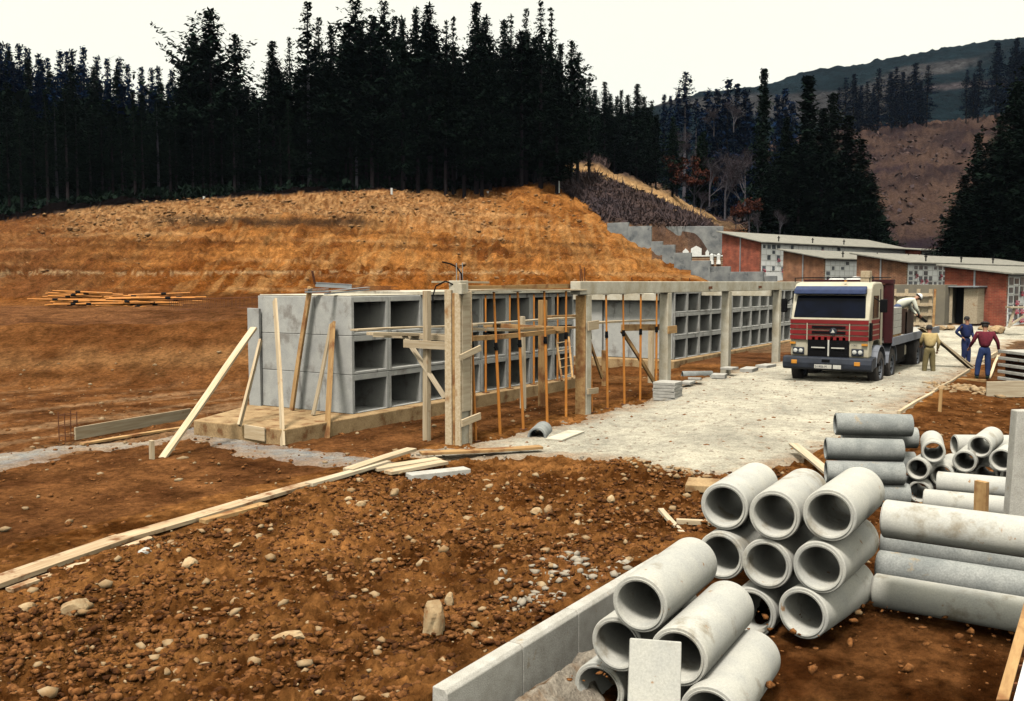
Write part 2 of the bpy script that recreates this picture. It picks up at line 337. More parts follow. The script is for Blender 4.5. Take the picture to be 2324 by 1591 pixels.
def brick_mat(name, c1, c2, mo):
    m = bpy.data.materials.new(name); m.use_nodes = True; n = m.node_tree; p = n.nodes['Principled BSDF']; L = n.links.new
    p.inputs['Roughness'].default_value = .95
    t = n.nodes.new('ShaderNodeTexCoord'); mp = n.nodes.new('ShaderNodeMapping'); mp.inputs['Rotation'].default_value = (R(90), 0, R(90))
    sx = n.nodes.new('ShaderNodeSeparateXYZ'); cx = n.nodes.new('ShaderNodeCombineXYZ')
    L(t.outputs['Object'], sx.inputs[0]); L(sx.outputs['Y'], cx.inputs[0]); L(sx.outputs['Z'], cx.inputs[1])
    b = n.nodes.new('ShaderNodeTexBrick'); b.inputs['Scale'].default_value = 1; b.inputs['Brick Width'].default_value = .26; b.inputs['Row Height'].default_value = .085
    b.inputs['Mortar Size'].default_value = .008; b.inputs['Color1'].default_value = (*c1, 1); b.inputs['Color2'].default_value = (*c2, 1); b.inputs['Mortar'].default_value = (*mo, 1)
    L(cx.outputs[0], b.inputs['Vector'])
    q = n.nodes.new('ShaderNodeTexNoise'); q.inputs['Scale'].default_value = 2.2; q.inputs['Detail'].default_value = 8; L(t.outputs['Object'], q.inputs['Vector'])
    r = n.nodes.new('ShaderNodeValToRGB'); e = r.color_ramp.elements; e[0].position = .3; e[0].color = (.6, .6, .62, 1); e[1].position = .7; e[1].color = (1.35, 1.3, 1.25, 1); L(q.outputs['Fac'], r.inputs[0])
    mx2 = n.nodes.new('ShaderNodeMix'); mx2.data_type = 'RGBA'; mx2.blend_type = 'MULTIPLY'; mx2.inputs[0].default_value = 1
    L(b.outputs['Color'], mx2.inputs[6]); L(r.outputs[0], mx2.inputs[7]); L(mx2.outputs[2], p.inputs['Base Color']); return m
M['brick1'] = brick_mat('red_brick', (.27,.062,.034), (.20,.040,.024), (.24,.12,.07))
M['brick2'] = brick_mat('tan_brick', (.22,.09,.045), (.16,.06,.03), (.30,.2,.12))
M['brick3'] = brick_mat('dull_brick', (.20,.085,.043), (.145,.058,.03), (.26,.18,.11))
M['roof'] = mat('fibre_roofing', (.25,.235,.20), (.15,.145,.125), 1.5, 6, .3, .02, .95, stretch=(1, 6, 1), rnd=.1)
M['wallstone'] = mat('grey_wall', (.26,.26,.25), (.13,.135,.14), 1.2, 8, .5, .03, .95, stain=((.08,.085,.09), 1.5, .58), rnd=.15)
def plank(name, p, q, w_, t, label=None, cat=None, group=None, up=(0, 0, 1), m='wood', parent=None, warp_=.004, bevel=.003):
    """a board from p to q; local x runs along the grain"""
    p = Vector(p); q = Vector(q); L = (q - p).length; d = (q - p) / L; u_ = Vector(up)
    s = u_.cross(d)
    if s.length < 1e-3: s = Vector((0, 1, 0)).cross(d)
    s.normalize(); n = d.cross(s); N = max(3, int(L / .25)); vs_ = []; fs = []
    sd_ = random.random() * 50
    for i in range(N + 1):
        x = L * i / N; o = warp_ * math.sin(x * 1.7 + sd_) * 2; o2 = warp_ * math.sin(x * 1.1 + sd_ * 2) * 3
        e = random.uniform(-.5, .5) * warp_
        vs_ += [(x, -w_ / 2 + o + e, -t / 2 + o2), (x, w_ / 2 + o + e, -t / 2 + o2), (x, w_ / 2 + o - e, t / 2 + o2), (x, -w_ / 2 + o - e, t / 2 + o2)]
    for i in range(N):
        b = 4 * i
        for k in range(4): fs.append((b + k, b + (k + 1) % 4, b + 4 + (k + 1) % 4, b + 4 + k))
    fs += [(3, 2, 1, 0), (4 * N, 4 * N + 1, 4 * N + 2, 4 * N + 3)]
    mb = MB().add(vs_, fs); o = mb.build(name, M[m], None, (0, 0, 0), bevel=bevel)
    mt = Matrix((d, s, n)).transposed().to_4x4(); mt.translation = p
    if parent is not None:
        o.parent = parent; mt.translation = p - parent.location
    o.matrix_local = mt
    return tag(o, label, cat, group)
# ================================================================ THE GROUND
def cols_for(X, Y, Zs):
    d = X * ca + Y * sa; l = X * sa - Y * ca; k = l / np.maximum(d, .1); u = 1162 + k * 2155.6
    el = (Zs - EYE) / np.maximum(d, .1); v = 640 - el * 2155.6 
    n1 = fbm(X * 1.3, Y * 1.3, 3, 5); n2 = fbm(X * .35, Y * .35, 9, 5); n3 = fbm(X * 5, Y * 5, 5, 4); st = fbm(X * .12, Y * 2.2, 17, 4)
    def C(*c): return np.array(c)[None, :]
    def ML(a, b, t): t = np.clip(t, 0, 1)[:, None]; return a * (1 - t) + b * t
    near = ML(C(.095,.034,.009), C(.34,.145,.045), .42 + .9 * n1 + .8 * n3)
    col = near
    flatz = C(.075,.030,.013); track = C(.36,.21,.11)
    left = (Y > 10.6) & (d < 34)
    t_ = np.where(left, .75, 0); col = ML(col, ML(flatz, C(.25,.105,.040), .45 + .8 * n1), t_)
    col = ML(col, track, np.where((d > 15) & (d < 29) & (Y > 14), np.clip((st - .12) * 3.2, 0, .6) * np.clip((k * 2155 + 1162 < 760) * 1., 0, 1), 0))
    bank = ML(C(.10,.035,.011), C(.26,.112,.038), .5 + .7 * n2 + .3 * n3); col = ML(col, bank, (d - 25) / 3)
    pale = C(.40,.235,.105); col = ML(col, pale, np.clip(1 - np.abs(d - 29.5 - n2 * 2) / 1.2, 0, 1) * .28 * (d > 26))
    terrace = C(.15,.068,.033); col = ML(col, terrace, ((d > 33) & (d < 53)) * .6)
    band = ML(C(.10,.029,.006), C(.25,.088,.019), .45 + 1.1 * n2 + .5 * n3); col = ML(col, band, (d - 54) / 3)
    dl = d + 1.5 * n2
    upper = ML(C(.13,.042,.010), C(.32,.132,.036), .5 + 1.1 * n2 + .7 * n3); col = ML(col, upper, (dl - 64) / 3)
    tooth = fbm(l * 2.2, d * .12, 23, 3); col = ML(col, C(.36,.19,.07), np.where((d > 56) & (d < 95), np.clip(tooth * 1.3, 0, .5), 0))
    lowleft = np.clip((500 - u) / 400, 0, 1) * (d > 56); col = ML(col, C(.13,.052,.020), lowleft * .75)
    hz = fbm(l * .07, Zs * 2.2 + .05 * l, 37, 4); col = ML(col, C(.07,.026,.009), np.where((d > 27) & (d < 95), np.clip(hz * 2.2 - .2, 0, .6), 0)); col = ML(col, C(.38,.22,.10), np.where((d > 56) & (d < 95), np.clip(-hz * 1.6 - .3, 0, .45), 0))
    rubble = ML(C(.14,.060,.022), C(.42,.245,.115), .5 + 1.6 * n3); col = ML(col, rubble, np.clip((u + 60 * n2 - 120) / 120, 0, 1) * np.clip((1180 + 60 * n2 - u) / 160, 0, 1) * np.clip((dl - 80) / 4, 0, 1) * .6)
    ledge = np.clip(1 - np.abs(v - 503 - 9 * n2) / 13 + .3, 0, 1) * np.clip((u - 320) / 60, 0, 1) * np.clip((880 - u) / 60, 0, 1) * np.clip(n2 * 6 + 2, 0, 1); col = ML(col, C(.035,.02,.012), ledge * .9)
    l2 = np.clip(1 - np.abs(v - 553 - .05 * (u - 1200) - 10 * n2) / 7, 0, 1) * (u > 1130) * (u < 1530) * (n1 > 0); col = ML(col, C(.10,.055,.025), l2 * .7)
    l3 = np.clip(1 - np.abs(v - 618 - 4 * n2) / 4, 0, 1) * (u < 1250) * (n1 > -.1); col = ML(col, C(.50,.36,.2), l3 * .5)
    # undisturbed ground past the edge of the cut
    cutu = np.interp(u, [-900, 0, 200, 350, 560, 800, 1050, 1170, 1200, 1260, 1320, 1370, 1400, 1500, 1600], [520, 507, 476, 463, 449, 436, 431, 428, 415, 425, 455, 500, 520, 520, 520])
    past = np.clip((cutu + 3 * n1 - v) / 3, 0, 1) * (d > 80)
    brush = ML(C(.045,.032,.03), C(.10,.062,.045), .5 + n2)
    path_ = ML(C(.30,.17,.075), C(.46,.29,.14), .5 + n1)
    # bare path strip coming down the spur
    pv = np.interp(u, [1180, 1230, 1340, 1500, 1640, 1700], [378, 385, 385, 447, 512, 535]); onp = np.clip(1.2 - np.abs(v - pv - 5 * n1) / np.interp(u, [1180, 1340, 1500, 1650], [7, 12, 17, 20]), 0, 1)
    hillc = ML(brush, path_, np.where(u > 1170, onp, 0))
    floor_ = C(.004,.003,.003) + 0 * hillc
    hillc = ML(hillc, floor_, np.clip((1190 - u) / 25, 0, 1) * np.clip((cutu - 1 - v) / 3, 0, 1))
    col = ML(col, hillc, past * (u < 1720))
    col = ML(col, brush, ((u >= 1560) & (d > 88) & (v > 500)) * .7)
    ht = (Zs - .18 * l); heath = ML(C(.024,.016,.017), C(.070,.043,.033), .5 + 1.1 * fbm(X * .14, Y * .14, 45, 5) + 1. * fbm(l * .04, ht * .35, 41, 5)); heath = ML(heath, C(.02,.014,.02), np.clip(fbm(l * .03, ht * .3, 43, 4) * 2.6 - .6, 0, .85))
    col = ML(col, heath, ((d > 150) & (u > 1600)) * 1.)
    col = ML(col, C(.22,.135,.075) * (1 + .4 * n1[:, None]), ((d > 38) & (d < 90) & (u > 1700)) * .75)
    col = ML(col, brush * 1.1, ((d > 80) & (u > 1480) & (u < 1760) & (d < 92)) * .85)
    right = (np.clip((3.8 - Y) / .3, 0, 1) * (d < 45))[:, None]; col = col * (1 - right) + col * np.array((.62, .60, .66))[None] * right
    return col * .85
def worley(x, y, s=0):
    ix = np.floor(x).astype(np.int64); iy = np.floor(y).astype(np.int64); best = np.full(x.shape, 9.); hh = np.zeros(x.shape)
    for a in (-1, 0, 1):
        for b in (-1, 0, 1):
            cx = ix + a; cy = iy + b; dx = cx + hsh(cx, cy, s) - x; dy = cy + hsh(cx, cy, s + 1) - y; q = dx * dx + dy * dy
            m = q < best; best = np.where(m, q, best); hh = np.where(m, hsh(cx, cy, s + 2), hh)
    return np.sqrt(best), hh
def lumps(x, y):
    x = x + .03 * fbm(x * 9, y * 9, 401, 3); y = y + .03 * fbm(x * 9, y * 9, 407, 3)
    d1, h1 = worley(x * 7, y * 7, 11); d2, h2 = worley(x * 17, y * 17, 23)
    return np.clip(1 - (d1 / .58) ** 3, 0, 1) * .045 * np.clip(h1 * 2 - .8, 0, 1.2) + np.clip(1 - (d2 / .6) ** 3, 0, 1) * .020 * h2
def build_ground():
    # polar sheet, fine inside the view and coarse elsewhere
    th = np.concatenate([np.linspace(-math.pi, -.64, 60, endpoint=False), np.linspace(-.64, .64, 1150), np.linspace(.64, math.pi, 61)[1:]])
    r1 = [.3, 1, 2, 3, 4]; r = 4.6
    while r < 35: r1.append(r); r += max(.012, r * r * .00046)
    while r < 50: r1.append(r); r *= 1.009
    while r < 115: r1.append(r); r *= 1.0045
    while r < 420: r1.append(r); r *= 1.013
    r1 += [460, 520, 600, 750, 1000, 1600, 3000]
    rr = np.array(r1); TH, RR = np.meshgrid(th, rr, indexing='ij')
    D = RR * np.cos(TH); Lx = RR * np.sin(TH); X = (D * ca + Lx * sa).ravel(); Y = (D * sa - Lx * ca).ravel()
    Z0 = terr(X, Y); Z0 = Z0 + mound(X, Y)
    rdm = roadmask(X, Y); spm = spillmask(X, Y); dd = (X * ca + Y * sa)
    rm = np.clip(np.maximum(rdm, spm) / .25 + .5, 0, 1)
    dist = np.hypot(X, Y)
    rough_zone = np.clip((9.2 + .1 * (X - 5) - Y) / .5, 0, 1) * np.clip((Y - 3.9) / .3, 0, 1) * (X > 1)
    clod = np.abs(fbm(X * 4.5, Y * 4.5, 101, 4)); clod2 = np.abs(fbm(X * 13, Y * 13, 131, 3)); small = fbm(X * 26, Y * 26, 151, 2)
    fine_ok = np.clip((34 - dist) / 14, 0, 1)
    n = (clod * .12 + clod2 * .05 + small * .012 - .05) * (.3 + .7 * rough_zone) * fine_ok
    nr = dist < 30; lu = np.zeros_like(X); lu[nr] = lumps(X[nr], Y[nr]); n += lu * (.3 + .75 * rough_zone) * fine_ok
    n += fbm(X * .9, Y * .9, 77, 3) * .05 * fine_ok
    n *= (1 - rm)
    far = fbm(X * .55, Y * .55, 61, 6); far2 = fbm(X * .12, Y * .12, 67, 4)
    uu = 1162 + (X * sa - Y * ca) / np.maximum(dd, .1) * 2155.6; quiet = np.where((uu > 1545) & (dd < 96), .06, 1.)
    n += quiet * np.clip((dd - 27) / 6, 0, 1) * far * np.interp(dd, [27, 54, 60, 110, 300], [.3, .15, .8, .9, 3]) * np.clip(1 - ((dd > 44) & (dd < 88) & (X > 40) & (Y < 30)) * .9, 0, 1)
    n += quiet * np.clip((dd - 58) / 6, 0, 1) * far2 * np.interp(dd, [58, 100, 300], [.5, 1.2, 5]) * (Y > X * .55)
    # tooth marks of the digger down the cut
    lat = X * sa - Y * ca
    n += quiet * np.clip((dd - 56) / 4, 0, 1) * np.clip((92 - dd) / 8, 0, 1) * (fbm(lat * 2.4, dd * .15, 23, 3) * .22 + np.abs(fbm(lat * .9, dd * .5, 29, 5)) * .7)
    Z1 = Z0 + n - rm * .05
    Z1 = np.where((np.abs(Y - 3.9) < .2) & (X < 14), np.minimum(Z1, .17 + .0 * Z1), Z1)
    kb = (Y < 3.86) & (X < 60); Z1 = np.where(kb & (dist < 22), Z1 * .4 - .03 - .25 * np.clip((9.0 - X) / 2, 0, 1) - .05 * np.clip((16 - X) / 3, 0, 1), Z1)
    V = np.stack([X, Y, Z1], 1); nT, nR = TH.shape
    i = np.arange(nT - 1)[:, None] * nR + np.arange(nR - 1)[None, :]
    Q = np.stack([i, i + nR, i + nR + 1, i + 1], -1).reshape(-1, 4)
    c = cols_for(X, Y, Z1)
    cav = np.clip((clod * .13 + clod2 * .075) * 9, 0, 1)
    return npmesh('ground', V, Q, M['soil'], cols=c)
g = build_ground(); tag(g, kind='structure')
def sheet(name, maskf, x0, x1, y0, y1, step, mt, c1, c2, kind='structure', h=.03, cut=.35):
    xs = np.arange(x0, x1, step); ys = np.arange(y0, y1, step); X, Y = np.meshgrid(xs, ys, indexing='ij')
    sh = X.shape; X = X.ravel(); Y = Y.ravel(); m = maskf(X, Y)
    Zz = terr(X, Y) + mound(X, Y) + np.clip(m * .25, -.12, h) + .012 * fbm(X * 3, Y * 3, 201, 3) + .010 * fbm(X * 14, Y * 14, 207, 2) - .02
    n1 = fbm(X * 1.1, Y * 1.1, 211, 5); n3 = fbm(X * 6, Y * 6, 213, 4)
    t = np.clip(.5 + .8 * n1 + .4 * n3, 0, 1)[:, None]; c = np.array(c1)[None] * (1 - t) + np.array(c2)[None] * t
    e = np.clip(1 - m / .6 + .6 * n3, 0, 1)[:, None] * .6; c = c * (1 - e) + np.array((.22, .11, .045))[None] * e
    sp_ = (vn(X * 9, Y * 9, 5) > .93)[:, None] * .6; c = c * (1 - sp_) + np.array((.22, .11, .05))[None] * sp_
    i = np.arange(sh[0] - 1)[:, None] * sh[1] + np.arange(sh[1] - 1)[None, :]
    Q = np.stack([i, i + sh[1], i + sh[1] + 1, i + 1], -1).reshape(-1, 4)
    keep = (m > -cut)[Q].any(1); Q = Q[keep]; used = np.unique(Q); re = -np.ones(len(X), int); re[used] = np.arange(len(used))
    o = npmesh(name, np.stack([X, Y, Zz], 1)[used], re[Q], M[mt], cols=c[used]); return tag(o, kind=kind)
sheet('gravel_road', roadmask, 11.5, 61, -17, 11.6, .07, 'gravel', (.33,.305,.25), (.52,.475,.38))
sheet('gravel_spill', spillmask, 8, 16, 9, 22, .05, 'gravel', (.21,.22,.23), (.42,.38,.31), h=.02)
# far ridge
def far_hills():
    us = np.linspace(1250, 3400, 320); ds = np.concatenate([np.linspace(430, 880, 110), [950, 1100]])
    U, Dd = np.meshgrid(us, ds, indexing='ij'); rv = np.interp(U, [1250,1500,1600,1750,1900,2000,2100,2200,2324,2700,3400], [330,245,218,197,160,143,128,114,93,50,20])
    K = (U - 1162) / 2155.6; zr = EYE + (640 - rv) / 2155.6 * 880
    f = np.clip((Dd - 430) / 450, 0, 1); f = f ** .8; zz = 15 + (zr - 15) * f - np.clip(Dd - 880, 0, 999) * .1
    X = (Dd * ca + K * Dd * sa).ravel(); Y = (Dd * sa - K * Dd * ca).ravel(); zz = zz.ravel()
    zz = zz + fbm(X * .02, Y * .02, 71, 4) * 5 + np.abs(fbm(X * .12, Y * .12, 73, 3)) * 5
    v = 640 - (zz - EYE) / Dd.ravel() * 2155.6; u = U.ravel(); n = fbm(X * .012, Y * .012, 79, 4)
    wood = np.array((.005,.012,.016)); bare = np.array((.045,.043,.045)); pale = np.array((.11,.085,.09))
    bt = np.interp(u, [1500, 1900, 2050, 2150, 2324], [225, 215, 170, 150, 110]); low = np.interp(u, [1500, 1900, 2000, 2100, 2200, 2324], [260, 290, 260, 178, 150, 100])
    isb = np.clip((v - bt + 6 + 20 * n) / 8, 0, 1) * np.clip((low - v + 25 * n) / 8, 0, 1)
    p2_ = np.clip(1 - np.abs(v - 205 + 20 * n) / 9, 0, 1) * (u > 2080) * .8
    c = wood[None] * (1 - isb[:, None]) + bare[None] * isb[:, None]; c = c * (1 - p2_[:, None]) + pale[None] * p2_[:, None]
    nT, nR = U.shape; i = np.arange(nT - 1)[:, None] * nR + np.arange(nR - 1)[None, :]
    Q = np.stack([i, i + nR, i + nR + 1, i + 1], -1).reshape(-1, 4)
    m = attr_mat('far_hill', .12, .25, 1.6, 1, 4.); return tag(npmesh('hills', np.stack([X, Y, zz], 1), Q, m, cols=c), kind='structure')
far_hills()
M['bankclod'] = mat('bank_clods', (.15,.052,.015), (.075,.026,.008), 1.2, 5, .5, .05, .95, spec=.1)
# ---------------------------------------------------------------- clods, chips, rocks
ico = bmesh.new(); bmesh.ops.create_icosphere(ico, subdivisions=1, radius=1)
IV = np.array([v.co[:] for v in ico.verts]); IF = np.array([[v.index for v in f.verts] for f in ico.faces]); ico.free()
def scatter(name, n, region, smin, smax, mt, cat=None, seed=1, power=2.5):
    rg = np.random.default_rng(seed); P = []
    while len(P) < n:
        u = rg.uniform(-60, 2400); v = 640 + 3 * 2155.6 / rg.uniform(*region[:2]) ; x, y, _ = at(u, v)
        if region[2](u, v, x, y): P.append((x, y))
    P = np.array(P); s = smin + (smax - smin) * rg.random(n) ** power
    z = terr(P[:, 0], P[:, 1]) + mound(P[:, 0], P[:, 1])
    z += np.where((P[:, 1] < 10.2) & (P[:, 1] > 3.9), np.abs(fbm(P[:, 0] * 4.5, P[:, 1] * 4.5, 101, 4)) * .13 - .02, 0) * (P[:, 0] < 14)
    jit = IV[None] * (1 + .8 * (rg.random((n, len(IV), 1)) - .5)); sc = s[:, None, None] * np.stack([1 + .6 * rg.random(n), .6 + .5 * rg.random(n), .45 + .4 * rg.random(n)], 1)[:, None]
    V = jit * sc; a = rg.random(n) * 6.28; c_, s_ = np.cos(a)[:, None], np.sin(a)[:, None]
    V = np.stack([V[..., 0] * c_ - V[..., 1] * s_, V[..., 0] * s_ + V[..., 1] * c_, V[..., 2]], -1)
    V += np.concatenate([P, (z + s * .15)[:, None]], 1)[:, None]
    Ff = (IF[None] + (np.arange(n) * len(IV))[:, None, None]).reshape(-1, 3)
    o = npmesh(name, V.reshape(-1, 3), Ff, M[mt], smooth=False); return tag(o, kind='stuff')
def in_rough(u, v, x, y): return 4.05 < y < 9.15 + .1 * (x - 5) and roadmask(np.array([x]), np.array([y]))[0] < -.05
def in_open(u, v, x, y): return (y > 9.8 and roadmask(np.array([x]), np.array([y]))[0] < -.1 and not (x > 12.2 and 12.8 < y < 16) ) or (y < 3.4 and roadmask(np.array([x]), np.array([y]))[0] < -.05)
scatter('soil_clods', 12000, (5.5, 15, in_rough), .006, .045, 'clod', seed=3, power=3)
scatter('dark_clods', 6000, (5.5, 15, in_rough), .006, .04, 'clod_dark', seed=33, power=2.5)
scatter('scattered_clods', 2500, (7, 26, in_open), .008, .045, 'clod', seed=4, power=3)
scatter('stone_chips', 900, (5.5, 15, in_rough), .01, .06, 'chip', seed=5, power=3.2)
scatter('loose_stones', 420, (8, 30, in_open), .015, .07, 'chip', seed=6, power=3)
def in_bank(u, v, x, y): return True
def bank_rubble(name, mt, sd_, n, smax):
    rg = np.random.default_rng(sd_); u = rg.uniform(60, 1380, n); d = rg.uniform(60, 104, n) ** 1.0; d = np.where(rg.random(n) < .6, rg.uniform(80, 104, n), d)
    P = np.array([at(a, 500, d=b)[:2] for a, b in zip(u, d)]); z = terr(P[:, 0], P[:, 1]); s_ = .04 + smax * rg.random(n) ** 3
    V = IV[None] * (1 + .8 * (rg.random((n, len(IV), 1)) - .5)) * s_[:, None, None] * np.stack([1 + .6 * rg.random(n), 1 + .3 * rg.random(n), .6 + .4 * rg.random(n)], 1)[:, None]
    V += np.concatenate([P, (z + .12)[:, None]], 1)[:, None]; Ff = (IF[None] + (np.arange(n) * len(IV))[:, None, None]).reshape(-1, 3); tag(npmesh(name, V.reshape(-1, 3), Ff, M[mt], smooth=False), kind='stuff')
bank_rubble('bank_rubble', 'bankstone', 77, 1800, .16)
scatter('road_stones', 2600, (11, 30, lambda u, v, x, y: roadmask(np.array([x]), np.array([y]))[0] > .0), .01, .035, 'crumb', seed=9, power=2)
scatter('road_pebbles', 500, (11, 32, lambda u, v, x, y: roadmask(np.array([x]), np.array([y]))[0] > .1), .012, .045, 'clod', seed=8, power=3)
def near_pt(cx, cy, r): return lambda u, v, x, y: math.hypot(x - cx, y - cy) < r * random.random() ** .5
c0 = at(1290, 1320); scatter('broken_mortar', 90, (7.4, 11.2, near_pt(c0[0], c0[1], .75)), .012, .055, 'crumb', seed=12, power=1.6)
c0 = at(1215, 1385); scatter('mortar_crumbs', 50, (7.2, 10, near_pt(c0[0], c0[1], .4)), .012, .045, 'crumb', seed=13, power=1.6)
c0 = at(2210, 895); scatter('grey_rubble', 110, (20, 34, near_pt(c0[0] + .3, c0[1], 1.4)), .03, .13, 'chip', seed=14, power=1.6)
c0 = at(1535, 1085); scatter('road_edge_rubble', 80, (12, 17, near_pt(c0[0], c0[1] + .2, .7)), .015, .06, 'chip', seed=15, power=1.6)
def rock(u, v, s, label, name='limestone_rock', el=(1, .8, .7), rz=0, tilt=0, sub=3, group=None, m='rock'):
    bm = bmesh.new(); bmesh.ops.create_icosphere(bm, subdivisions=sub, radius=1); sd_ = random.random() * 99
    for q in bm.verts:
        n = q.co.normalized(); k = 1 + .35 * float(fbm(n.x * 1.3 + sd_, n.y * 1.3 + n.z * 1.7, 5, 3)) + .12 * float(fbm(n.x * 4 + sd_, n.y * 4 + n.z * 5, 9, 2))
        q.co = Vector((n.x * el[0], n.y * el[1], n.z * el[2])) * s * k
    for _ in range(5):          # flat broken faces
        pn = Vector((random.gauss(0, 1), random.gauss(0, 1), random.gauss(0, 1))).normalized(); ext = max(q.co.dot(pn) for q in bm.verts) * random.uniform(.68, .9)
        for q in bm.verts:
            e_ = q.co.dot(pn) - ext
            if e_ > 0: q.co -= pn * e_
    me = bpy.data.meshes.new(name); bm.to_mesh(me); bm.free(); me.materials.append(M[m]); o = link(name, me)
    me.polygons.foreach_set('use_smooth', [True] * len(me.polygons)); me.set_sharp_from_angle(angle=R(28))
    x, y, _ = at(u, v); o.location = (x, y, gz(x, y) + s * el[2] * .35); o.rotation_euler = (0, tilt, rz)
    return tag(o, label, 'rock', group)
rock(985, 1455, .30, 'long knobbly limestone rock standing upright left of the kerb stones', el=(.30,.26,.95), tilt=.12, sub=4)
rock(1020, 1370, .085, 'cracked pale rock just behind the top of the long upright limestone rock', el=(1,.5,.9), rz=.5)
rock(895, 1125, .085, 'chalk white lump in the soil nearest the pile of boards', el=(.8,.7,1))
rock(820, 1150, .085, 'rounded tan rock left of and below the chalk white lump', el=(1.1,.7,.6))
rock(790, 1138, .06, 'small brownish rock touching the left of the rounded tan rock')
rock(1386, 1140, .075, 'single pale wedge rock alone in the soil left of the stacked pipes', el=(.8,.7,1))
rock(1217, 1167, .085, 'left one of two pale rocks lying side by side in open soil', el=(1,.8,.7))
rock(1245, 1165, .075, 'right one of two pale rocks lying side by side in open soil', el=(.7,.8,1), rz=1)
rock(1310, 1190, .07, 'flat pale slab of stone right of the two touching rocks', el=(1.2,.6,.5), rz=.6)
rock(330, 1275, .07, 'light grey rock just below the long edging boards on the left', el=(1,.9,.9), m='kerb')
rock(430, 1290, .085, 'brown rounded rock right of the light grey rock by the boards', el=(1,.9,.9))
rock(60, 1390, .09, 'bright pale rock at the far left of the foreground soil', el=(.9,.8,.8))
rock(170, 1385, .13, 'broad dusty tan boulder in the left foreground soil', el=(1.1,.8,.6))
rock(655, 1450, .12, 'long muddy brown stone lying in the lower middle foreground', el=(1.3,.5,.45), rz=-.6)
rock(1420, 1075, .07, 'tan stone crowning the heap of soil at the road edge', el=(1.2,.7,.6))
rock(760, 1215, .09, 'oblong pale rock pointing right in the middle of the foreground soil', el=(1.3,.5,.5), rz=1.2)
rock(545, 1240, .075, 'irregular pale rock under the middle of the edging boards', el=(1.3,.6,.5))
M['edging'] = mat('muddy_edging', (.48,.37,.24), (.31,.20,.11), 1.4, 6, .5, .004, .9, stretch=(1, 12, 12), stain=((.17,.07,.025), 3.2, .54), rnd=.08)
# ================================================================ STRUCTURES OF THE SITE
def xon(u, y): k = (u - 1162) / 2155.6; return y * (ca + k * sa) / (sa - k * ca)
def yon(u, x): k = (u - 1162) / 2155.6; return x * (sa - k * ca) / (ca + k * sa)
def zof(v, x, y, u=None):
    d = x * ca + y * sa; u = u if u is not None else proj(x, y, 0)[0]
    return EYE + ray(u, v)[1] * d
def py(u, v, y): x = xon(u, y); return (x, y, zof(v, x, y, u))
def px(u, v, x): y = yon(u, x); return (x, y, zof(v, x, y, u))
W, H3, DEP = 1.18, .807, 2.72
def cell_mesh(bottom=False):
    m = MB(); a = .085; g = .004; tp = .12; fl = .02 if bottom else .06; D = DEP; w2 = W - g; h = H3 - g
    m.box(0, 0, 0, a, D, h).box(w2 - a, 0, 0, w2, D, h).box(a, 0, h - tp, w2 - a, D, h).box(a, 0, 0, w2 - a, D, fl).box(a, D - .05, fl, w2 - a, D, h - tp)
    return m
def niche_block(label, x0, y0, n, z0=.29):
    t = thing('niche_block', label, 'burial niches', (x0, y0, z0), 0, 'precast niche blocks under construction')
    first = [None, None]
    for r in range(3):
        for c in range(n):
            k = 0 if r == 0 else 1
            if first[k] is None:
                o = cell_mesh(k == 0).build('niche_cell', M['concrete'], t, (0, 0, 0), bevel=.012); first[k] = o
            else: o = first[k].copy(); COL.objects.link(o)
            o.parent = t; o.location = (c * W + random.uniform(-.003, .003), random.uniform(-.006, .006), r * H3)
    return t
NX, NY = 14.56, 13.17
b1 = niche_block('nearest pale grey block of open concrete niches, three high, planks leaning on its end', NX, NY, 8)
MB().box(NX + 2.3, NY - .10, 2.712, NX + 8 * W, NY + DEP, 2.79).box(NX + .02, NY + .03, 2.712, NX + 2.29, NY + DEP - .04, 2.735).build('top_slab', M['column'], b1, bevel=.008)
b2 = niche_block('far pale grey block of open concrete niches behind the road columns', 30.99, 13.0, 14)
MB().box(30.6, 13.0, 2.715, 30.99 + 14 * W, 13 + DEP, 2.82).box(30.55, 13.25, 2.36, 30.97, 17.6, 2.715).build('top_slab', M['column'], b2, bevel=.01)
MB().box(30.82, 15.75, .05, 30.98, 17.3, 2.36).box(30.93, 13.05, .3, 30.985, 15.74, 2.36).build('end_wall', M['concrete'], b2, bevel=.01)
# footings
s1 = MB(); s1.prism([(12.35, 12.86), (NX + 8 * W + .35, 12.86), (NX + 8 * W + .35, 16.2), (14.7, 16.2), (12.25, 15.25)], 'z', -.15, .286)
o = s1.build('base_slab', M['footing'], None, (12.35, 12.86, 0), bevel=.02); tag(o, 'mud stained concrete slab under the nearest niche block', 'slab')
o = MB().box(30.4, 12.75, -.1, 48, 17.6, .286).build('base_slab', M['footing'], None, (30.4, 12.75, 0), bevel=.02); tag(o, 'concrete footing under the far niche block', 'slab')
# standing panels at the back corner of block one
p0 = at(590, 918, z=.28)
o = MB().box(0, 0, 0, .07, .34, 2.15).build('standing_slab', M['concrete'], None, (0, 0, 0), bevel=.006); o.location = (p0[0] - .20, p0[1] - .24, .28); o.rotation_euler = (.015, -.02, .05); tag(o, 'narrow pale slab standing at the back corner of the nearest niche block', 'slab')
